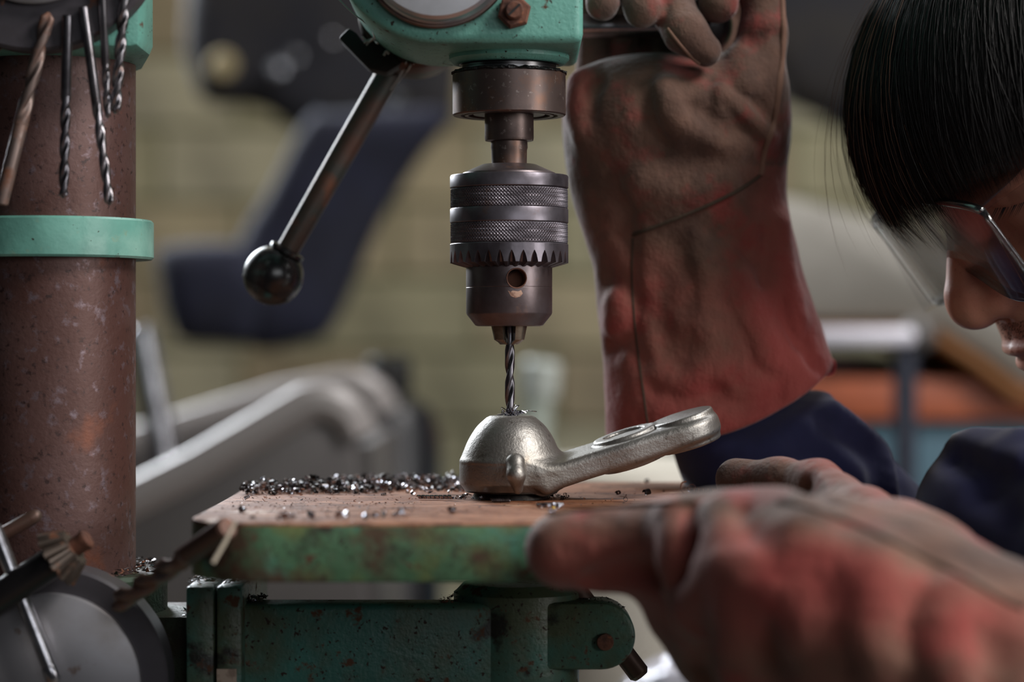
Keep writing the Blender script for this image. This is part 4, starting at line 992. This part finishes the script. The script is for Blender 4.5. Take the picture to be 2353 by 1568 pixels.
px = co[:, 0]/(co[:, 1]+DF)*FPX+1176.5; py = 784-co[:, 2]/(co[:, 1]+DF)*FPX
dirt = .30+.75*np.exp(-((py-(1105+.30*np.clip(px-1650, 0, 900)))/75)**2)*(px > 1560)+.35*(px < 1560)*np.exp(-((py-1185)/60)**2)
dirt -= .4*np.exp(-((px-1880)/190)**2-((py-1290)/110)**2); dirt += .35*np.exp(-((px-1700)/120)**2-((py-1100)/50)**2)
dirt += .28*np.clip((py-1420)/120, 0, 1)
dirt_attr(go, dirt)
bv = bvh_of(go)
seam(bv, [(1262, 1184), (1330, 1174), (1420, 1166), (1510, 1160), (1600, 1156)], .0010, 'seam', M_seam, gl)
seam(bv, [(1790, 1154), (1860, 1170), (1960, 1205), (2060, 1250), (2140, 1290), (2220, 1330), (2300, 1376), (2352, 1400)], .0011, 'seam', M_seam, gl)

# ================================================================== person
PE = thing('person', (.62, .12, FLOOR), 'person in navy coverall and clear goggles bending towards the drill', 'person')
# ---- head frame: u forward, v up, w towards the person's left
PT, YW = math.radians(31), math.radians(12)
def rotz(v): return Vector((v.x*math.cos(YW)-v.y*math.sin(YW), v.x*math.sin(YW)+v.y*math.cos(YW), v.z))
HU = rotz(Vector((-math.cos(PT), 0, -math.sin(PT)))); HV = rotz(Vector((-math.sin(PT), 0, math.cos(PT)))); HW = rotz(Vector((0, -1, 0)))
NT_ = W(2200, 728, 1.125); NL = Vector((.1135, -.024, 0))
HO = NT_-(HU*NL.x+HV*NL.y)
RH = np.array([[*HU], [*HV], [*HW]], np.float32).T
def HL(u, v, w_): return HO+HU*(u*.001)+HV*(v*.001)+HW*(w_*.001)       # millimetres
NECK0, NECK1 = HL(-35, -60, 0), Vector((.43, .10, -.055))
def head(P):
    p = ((P-np.asarray(HO, np.float32))@RH)*1000
    w_ = np.abs(p[:, 2]); q = p.copy(); q[:, 2] = w_
    d = sd_ell(p, (-6, 42, 0), (98, 80, 75))
    d = smin(d, sd_ell(p, (42, 18, 0), (50, 68, 62)), 18)
    d = smin(d, sd_ell(q, (50, -42, 14), (40, 56, 40)), 18)            # cheeks and jaw
    d = smin(d, sd_ell(p, (72, -84, 0), (22, 18, 26)), 14)             # chin
    d = smin(d, chain(p, [((78, 33, 24), 10), ((85, 34, 0), 9), ((78, 33, -24), 10)]), 10)    # brow
    d = smin(d, chain(q, [((66, -14, 38), 14), ((40, -10, 58), 12)]), 14)                     # cheekbone
    d = smax(d, -sd_ell(q, (90, 10, 32), (17, 12, 19)), 9)             # sockets
    d = smin(d, sd_ell(q, (67, 9, 32), (13, 12, 15)), 3)               # lids over the eyeball
    d = smin(d, chain(q, [((78, 15.5, 20), 2.2), ((80, 17, 32), 2.4), ((74, 14, 46), 2.2)]), 2)
    d = smin(d, chain(p, [((84, 16, 0), 8), ((94, 0, 0), 9), ((102, -16, 0), 11)]), 8)        # nose bridge
    d = smin(d, sd_ell(p, (101.5, -22.5, 0), (14.5, 13.5, 13.5)), 5)     # tip
    d = smin(d, sd_ell(q, (88, -25, 12), (16, 11.5, 9)), 5)          # wings
    d = smax(d, -sd_ell(q, (94, -36.5, 6.5), (8, 4.5, 3.8)), 2.2)      # nostrils
    d = smin(d, sd_ell(p, (76, -50, 0), (20, 22, 26)), 10)             # mouth barrel
    d = smin(d, sd_ell(p, (92, -52.5, 0), (7.5, 4.6, 20)), 3); d = smin(d, sd_ell(p, (89.5, -62, 0), (8, 5.4, 18)), 3)
    d = smax(d, -chain(q, [((99, -57.2, 0), 1.2), ((90, -57.5, 20), 1.0)]), 2)
    d = smax(d, -chain(p, [((98, -38, 0), 1.2), ((97, -47, 0), 1.0)]), 3)
    ear = sd_ell(q, (-8, 6, 76), (17, 31, 7)); ear = smax(ear, -sd_ell(q, (-5, 8, 84), (10, 20, 7)), 3)
    d = smin(d, ear, 5)
    d = d*.001
    neck = sd_cap(P, NECK0, NECK1, .052, .058)
    return smin(d, neck, .02)
lo = (NT_.x-.01, NT_.y-.13, NT_.z-.14); hi = (NT_.x+.32, NT_.y+.20, NT_.z+.26)
v, f = surface(head, lo, hi, .0019)
body = obj('body', mesh_np('body', v, f), M_skin, PE, 180)
for s in (1, -1):
    bm = bmesh.new(); bmesh.ops.create_uvsphere(bm, u_segments=20, v_segments=12, radius=.0118, matrix=Matrix.Translation(HL(67, 8, 32*s)))
    e = obj('eye', bm, M_eye, body, 180)
    obj('iris', lathe([(.0058, .0100), (.004, .0117), (.0001, .0122)], frame(HL(67, 8, 32*s), HL(100, -22, 32*s)), 20), M_iris, e, 180)
# brows, lashes, stubble as short hairs
def hairs(name, P0, P1, r, m, parent):
    """thin three-sided spikes; P0,P1 arrays of roots and tips"""
    n = len(P0); t_ = P1-P0; t_ /= np.linalg.norm(t_, axis=1)[:, None]+1e-9
    u = np.cross(t_, RNG.normal(size=(n, 3))); u /= np.linalg.norm(u, axis=1)[:, None]+1e-9; w2 = np.cross(t_, u)
    ring = [P0+r*(u*math.cos(a)+w2*math.sin(a)) for a in (0, 2.094, 4.189)]
    v = np.concatenate(ring+[P1]); i = np.arange(n)
    f = np.concatenate([np.stack([i+k_*n, i+((k_+1) % 3)*n, i+3*n], 1) for k_ in range(3)])
    o_ = obj(name, mesh_np(name, v, f), m, parent, 0); o_['kind'] = 'stuff'; return o_
def hl_arr(a): return np.asarray(HO)+(np.asarray(a)*.001)@RH.T
for sgn in (1, -1):
    n = 130; tpar = RNG.uniform(0, 1, n)
    root = np.stack([88-10*tpar+RNG.normal(0, 1, n), 28+5*np.sin(tpar*2.6)+RNG.normal(0, 2.2, n), sgn*(14+36*tpar)], 1)
    hairs('eyebrow', hl_arr(root), hl_arr(root+np.stack([np.full(n, 1.0), np.full(n, 2.0), np.full(n, sgn*7.0)], 1)), .0002, M_stub, body)
    n = 30; tpar = RNG.uniform(0, 1, n)
    root = np.stack([80-5*tpar**2, 14+0*tpar, sgn*(22+24*tpar)], 1)
    hairs('eyelash_row', hl_arr(root), hl_arr(root+np.stack([np.full(n, 8.0), np.full(n, -4.0), np.full(n, sgn*2.0)], 1)), .00016, M_stub, body)
bvb = bvh_of(body); roots, tips = [], []
for _ in range(1500):
    o_ = HL(random.uniform(84, 112), random.uniform(-50, -36), random.uniform(-10, 55)); dirn = (HL(60, -44, random.uniform(-6, 20))-o_).normalized()
    h_, n_, i_, t_ = bvb.ray_cast(o_, dirn)
    if h_ is None: continue
    lp = (h_-HO); vv_ = lp.dot(HV)*1000; uu = lp.dot(HU)*1000
    if -47 < vv_ < -38.5: roots.append(h_); tips.append(h_+n_*.0007-HV*.0006)
hairs('stubble', np.array(roots), np.array(tips), .00012, M_stub, body)

# ---- hair: cap plus strands
def hair_core(P):
    p = ((P-np.asarray(HO, np.float32))@RH)*1000
    d = sd_ell(p, (-5, 45, 0), (119, 95, 88))
    inner = sd_ell(p, (-2, 40, 0), (108, 84, 79)); edge = np.where(p[:, 0] > 20, 38.0, np.interp(p[:, 0], [-120, -20, 20], [-45, -12, 38]))
    d = smax(d, edge-p[:, 1], 5); d = smax(d, -inner, 3)
    return d*.001+.0009*waves(P, 260, 31, stretch=(1, 1, .35))
v, f = surface(hair_core, (HO.x-.13, HO.y-.11, HO.z-.06), (HO.x+.15, HO.y+.12, HO.z+.17), .0028)
hr = obj('hair', mesh_np('hair', v, f), M_hair, PE, 180)
def strands(name, n, npt, seed, rad, m, phis, lift, lo_end, wob, r_e=(120.5, 96.5, 89.5), hang=0.0, start=(0, .75)):
    """locks combed from the crown down over the cap"""
    g = np.random.default_rng(seed)
    pole = np.array([-.30, .95, 0]); pole /= np.linalg.norm(pole); e1 = np.array([.95, .30, 0]); e2 = np.array([0, 0, 1.0])
    ph = g.uniform(phis[0], phis[1], n); th0 = g.uniform(start[0], start[1], n); end = g.uniform(lo_end[0], lo_end[1], n)
    lf = np.abs(g.normal(0, lift, n)); lf0 = g.uniform(0, 1.5, n); cur = g.normal(0, wob, (n, 3)); bend = g.normal(0, .16, n)
    th = np.linspace(0, 1, 160)
    PT_ = np.empty((n, npt, 3))
    for i in range(n):
        a = ph[i]+bend[i]*th; T = th0[i]+(2.6-th0[i])*th
        dr = np.cos(T)[:, None]*pole+np.sin(T)[:, None]*(np.cos(a)[:, None]*e1+np.sin(a)[:, None]*e2)
        p = np.array([-5, 45, 0])+dr*np.array(r_e)*(1+(lf0[i]/110))
        fr = p[:, 0] > 20
        stop = np.where(fr, end[i], np.interp(p[:, 0], [-120, -20, 20], [-50, -16, end[i]]))
        bad = np.nonzero(p[:, 1] < stop)[0]; last = bad[0] if len(bad) else 159
        last = max(last, 8); s_ = np.linspace(0, last, npt); k_ = np.clip(s_.astype(int), 0, 158); fr_ = (s_-k_)[:, None]
        q = p[k_]*(1-fr_)+p[k_+1]*fr_; t_ = np.linspace(0, 1, npt)[:, None]
        nrm = q-np.array([-5, 45, 0]); nrm /= np.linalg.norm(nrm, axis=1)[:, None]
        q = q+nrm*lf[i]*t_**2+cur[i]*t_**2.2+np.array([0, -1, 0])*hang*t_**3
        PT_[i] = q
    Pw = (np.asarray(HO)+(PT_.reshape(-1, 3)*.001)@RH.T).reshape(n, npt, 3)
    tn = np.gradient(Pw, axis=1); tn /= np.linalg.norm(tn, axis=2)[..., None]+1e-12
    u = np.cross(tn, np.array([.3, -.8, .5])); u /= np.linalg.norm(u, axis=2)[..., None]+1e-12; w2 = np.cross(tn, u)
    rr_ = rad*np.interp(np.linspace(0, 1, npt), [0, .75, 1], [1, .9, .12])[None, :, None]*g.uniform(.6, 1.3, (n, 1, 1))
    rings = np.stack([Pw+rr_*(u*math.cos(a)+w2*math.sin(a)) for a in (0, 2.094, 4.189)], 2)   # n,npt,3,3
    idx = np.arange(n*npt*3).reshape(n, npt, 3); f = []
    for k_ in range(3):
        k2 = (k_+1) % 3
        f.append(np.stack([idx[:, :-1, k_], idx[:, :-1, k2], idx[:, 1:, k2], idx[:, 1:, k_]], -1).reshape(-1, 4))
    o_ = obj(name, mesh_np(name, rings.reshape(-1, 3), np.concatenate(f)), m, hr, 180); o_['kind'] = 'stuff'; return o_
strands('strands', 9500, 14, 41, .00020, M_hair, (-1.9, 1.9), .8, (25, 40), .8)
strands('strands', 1800, 12, 42, .00028, M_hair, (1.7, 4.6), 1.2, (27, 40), .8)
strands('strands', 130, 14, 43, .00018, M_hairb, (-1.5, .35), 4.0, (14, 30), 2.5)
strands('strands', 500, 14, 45, .00020, M_hair, (-1.5, .5), 3.0, (12, 30), 2.0)
strands('strands', 70, 16, 44, .00010, M_hairb, (-1.3, .25), 11.0, (14, 40), 9.0)

# ---- goggles
gg = thing('safety_goggles', HL(95, 0, 0), 'clear plastic safety goggles worn by the person', 'goggles')
def gu(s):    # front outline depth for side parameter s in [-1,1]
    return 107-4*abs(s)**2
def slab(grid, th, name, m, parent, smooth=40):
    """grid [row][col] of (u,v,w) mm -> thin sheet with thickness th (mm) along its normals"""
    R, Cn = len(grid), len(grid[0]); pts = [[HL(*p) for p in row] for row in grid]
    bm = bmesh.new(); A, B = [], []
    for i in range(R):
        ra, rb = [], []
        for j in range(Cn):
            du = pts[min(i+1, R-1)][j]-pts[max(i-1, 0)][j]; dv = pts[i][min(j+1, Cn-1)]-pts[i][max(j-1, 0)]
            nn = du.cross(dv).normalized()*(th*.0005); ra.append(bm.verts.new(pts[i][j]+nn)); rb.append(bm.verts.new(pts[i][j]-nn))
        A.append(ra); B.append(rb)
    for i in range(R-1):
        for j in range(Cn-1):
            bm.faces.new((A[i][j], A[i][j+1], A[i+1][j+1], A[i+1][j])); bm.faces.new((B[i][j], B[i+1][j], B[i+1][j+1], B[i][j+1]))
    for i in range(R-1):
        for j in (0, Cn-1): bm.faces.new((A[i][j], A[i+1][j], B[i+1][j], B[i][j]))
    for j in range(Cn-1):
        for i in (0, R-1): bm.faces.new((A[i][j], B[i][j], B[i][j+1], A[i][j+1]))
    bmesh.ops.recalc_face_normals(bm, faces=bm.faces)
    return obj(name, bm, m, parent, smooth)
ss = [i/14 for i in range(-14, 15)]
def top_v(s): return 35-12*abs(s)**1.5
def bot_v(s): return -25+21*math.exp(-(s/.30)**2)+1*abs(s)
front = [[(gu(s)-6*(k_/8), top_v(s)+(bot_v(s)-top_v(s))*k_/8, 66*math.sin(s*1.45)/math.sin(1.45)) for s in ss] for k_ in range(9)]
lens = slab(front, 2.2, 'front_lens', M_clear, gg)
topg = [[((gu(s))-(gu(s)-(84-46*abs(s)**2.5))*k_/4, top_v(s)+8*k_/4, (66*math.sin(s*1.45)/math.sin(1.45))*(1+.06*k_/4)) for s in ss] for k_ in range(5)]
slab(topg, 2.0, 'top_panel', M_clear, gg)
botg = [[(gu(s)-7-(gu(s)-7-(86-34*abs(s)**2))*k_/4, bot_v(s)-3*k_/4, 66*math.sin(s*1.45)/math.sin(1.45)) for s in ss if True] for k_ in range(5)]
slab([[p for p in row] for row in [[q for q in r] for r in botg]], 1.8, 'bottom_panel', M_clear, gg)
for sg in (1, -1):
    sd = [[(103-73*j/8, (23+6*j/8)+((-27-2*j/8)-(23+6*j/8))*k_/6, sg*(66+8*math.sin(j/8*1.5))) for j in range(9)] for k_ in range(7)]
    sp = slab(sd, 2.0, 'side_panel', M_clear, gg)
    def rib(pts, r=1.5): obj('rib', tube([HL(u, v_, sg*(67+8*math.sin(max(0, min(1, (94-u)/64))*1.5))) for u, v_ in pts], r*.001, 8), M_clear_edge, sp, 180)
    rib([(78, 18), (73, 20), (40, 24), (34, 20)]); rib([(80, 16), (78, 10), (74, -14), (70, -20), (64, -22)])
    rib([(64, -22), (42, -22), (34, -16), (34, 20)])
    obj('temple_arm', tube([HL(32, 18, sg*75), HL(0, 19, sg*79), HL(-22, 14, sg*80), HL(-34, -4, sg*80)], .0028, 8), M_clear_edge, gg, 180)
obj('lens_edge', tube([HL(*p) for p in front[0]], .0020, 8), M_clear_edge, gg, 180)
obj('lens_edge', tube([HL(*p) for p in front[-1]], .0012, 8), M_clear_edge, gg, 180)
for sg in (0, -1): obj('corner_edge', tube([HL(*front[k_][sg]) for k_ in range(9)], .0015, 8), M_clear_edge, gg, 180)
obj('top_edge', tube([HL(*p) for p in topg[-1]], .0013, 8), M_clear_edge, gg, 180)

# ---- coverall
SHR, SHL = Vector((.42, .27, -.17)), Vector((.32, -.10, -.10))
ELR, WRR = W(2010, 1330, 1.235), W(1735, 985, 1.195)
ELL, WRL = Vector((.42, -.30, -.24)), W(2640, 1720, .85)
FOLDS_C = []
def coverall(P):
    arm_r = chain(P, [(tuple(W(1690, 930, 1.193)), S(160, 1.19)), (tuple(W(1760, 1040, 1.197)), S(172, 1.2)), (tuple(W(1880, 1180, 1.21)), S(182, 1.21)), (tuple(ELR), S(190, 1.23)), (tuple(W(2300, 1400, 1.30)), .062), (tuple(SHR), .078)], .03)
    arm_l = chain(P, [(tuple(WRL), .042), (tuple(ELL), .060), (tuple(SHL), .076)], .03)
    chest = chain(P, [((.335, .095, -.115), .085), ((.40, .10, -.22), .125), ((.52, .11, -.42), .15), ((.62, .12, -.50), .16)], .05)
    yoke = chain(P, [(tuple(SHL), .078), ((.38, .10, -.10), .07), (tuple(SHR), .078)], .05)
    lobe = chain(P, [(tuple(W(2290, 1190, 1.03)), S(188, 1.03)), (tuple(W(2480, 1200, 1.0)), S(205, 1.0))])
    d = smin(smin(chest, yoke, .06), lobe, .06)
    d = smin(smin(d, arm_r, .025), arm_l, .03)
    if not FOLDS_C: return d
    for pts, k, rr in FOLDS_C[0]: d = smax(d, -chain(P, [(p, rr) for p in pts]), k)
    for pts, k, rr in FOLDS_C[1]: d = smin(d, chain(P, [(p, rr) for p in pts]), k)
    d = smax(d, -sd_cap(P, NECK0, NECK1, .054, .060), .008)
    d = d*.85+.0022*waves(P, 28, 51)+.0012*waves(P, 62, 52)
    gl_ = chain(flatY(P, KF), [Cf(1640, 830, 188), Cf(1672, 1100, 234)], .02)
    hem = (P-np.asarray(W(1650, 988, GD), np.float32))@np.asarray(Vector((.30, 0, -1)).normalized(), np.float32)
    hem = hem+.0105*np.clip((P[:, 0]-W(1650, 988, GD).x)/.050, 0, 1.4)**2
    d = smax(d, np.minimum(gl_+.003-np.maximum(hem, 0)*1.6-.4*np.clip((P[:, 0]-.158)/.05, 0, 1), .05), .004)
    return d
FOLDS_C = lay_folds(coverall, (.075, -.30, -.30), (.40, .25, .02),
    [([(1900, 960), (1990, 1020), (2030, 1080), (2030, 1180)], 4, 10), ([(2200, 1050), (2260, 1070), (2340, 1085)], 4, 10), ([(2060, 1060), (2080, 1120)], 4, 8), ([(1830, 1000), (1900, 1060), (1930, 1150)], 3, 14), ([(2260, 1130), (2330, 1180)], 4, 14)],
    [([(1900, 930), (1985, 985), (2035, 1040), (2048, 1130)], 5, 9), ([(2120, 1080), (2165, 1040), (2240, 1018), (2350, 1016)], 5, 8), ([(2235, 1025), (2290, 1045), (2350, 1060)], 4, 8), ([(2300, 1045), (2345, 1020)], 3, 7)])
v, f = surface(coverall, (.075, -.42, -.66), (.80, .40, .02), .0036)
obj('coverall', mesh_np('coverall', v, f), M_navy, PE, 180)
def legs(P):
    d = chain(P, [((.62, .12, -.50), .155), ((.66, .12, -.58), .15)])
    for y in (.02, .22): d = smin(d, chain(P, [((.66, y, -.60), .095), ((.60, y, -.84), .075), ((.66, y, FLOOR+.075), .062)], .02), .03)
    return d*.9+.004*waves(P, 40, 61)
v, f = surface(legs, (.42, -.14, FLOOR+.03), (.88, .38, -.42), .012)
obj('trouser_legs', mesh_np('trouser_legs', v, f), M_navy, PE, 180)
for y in (.02, .22):
    def shoe(P): return np.maximum(smin(chain(P, [((.66, y, FLOOR+.05), .045), ((.53, y, FLOOR+.035), .040)], .02), sd_cap(P, (.67, y, FLOOR+.05), (.66, y, FLOOR+.11), .045, .05), .02), FLOOR+.002-P[:, 2])
    v, f = surface(shoe, (.46, y-.07, FLOOR-.01), (.74, y+.07, FLOOR+.17), .008)
    obj('boot', mesh_np('boot', v, f), mat('black_boot', (24, 22, 22), .5), PE, 180)
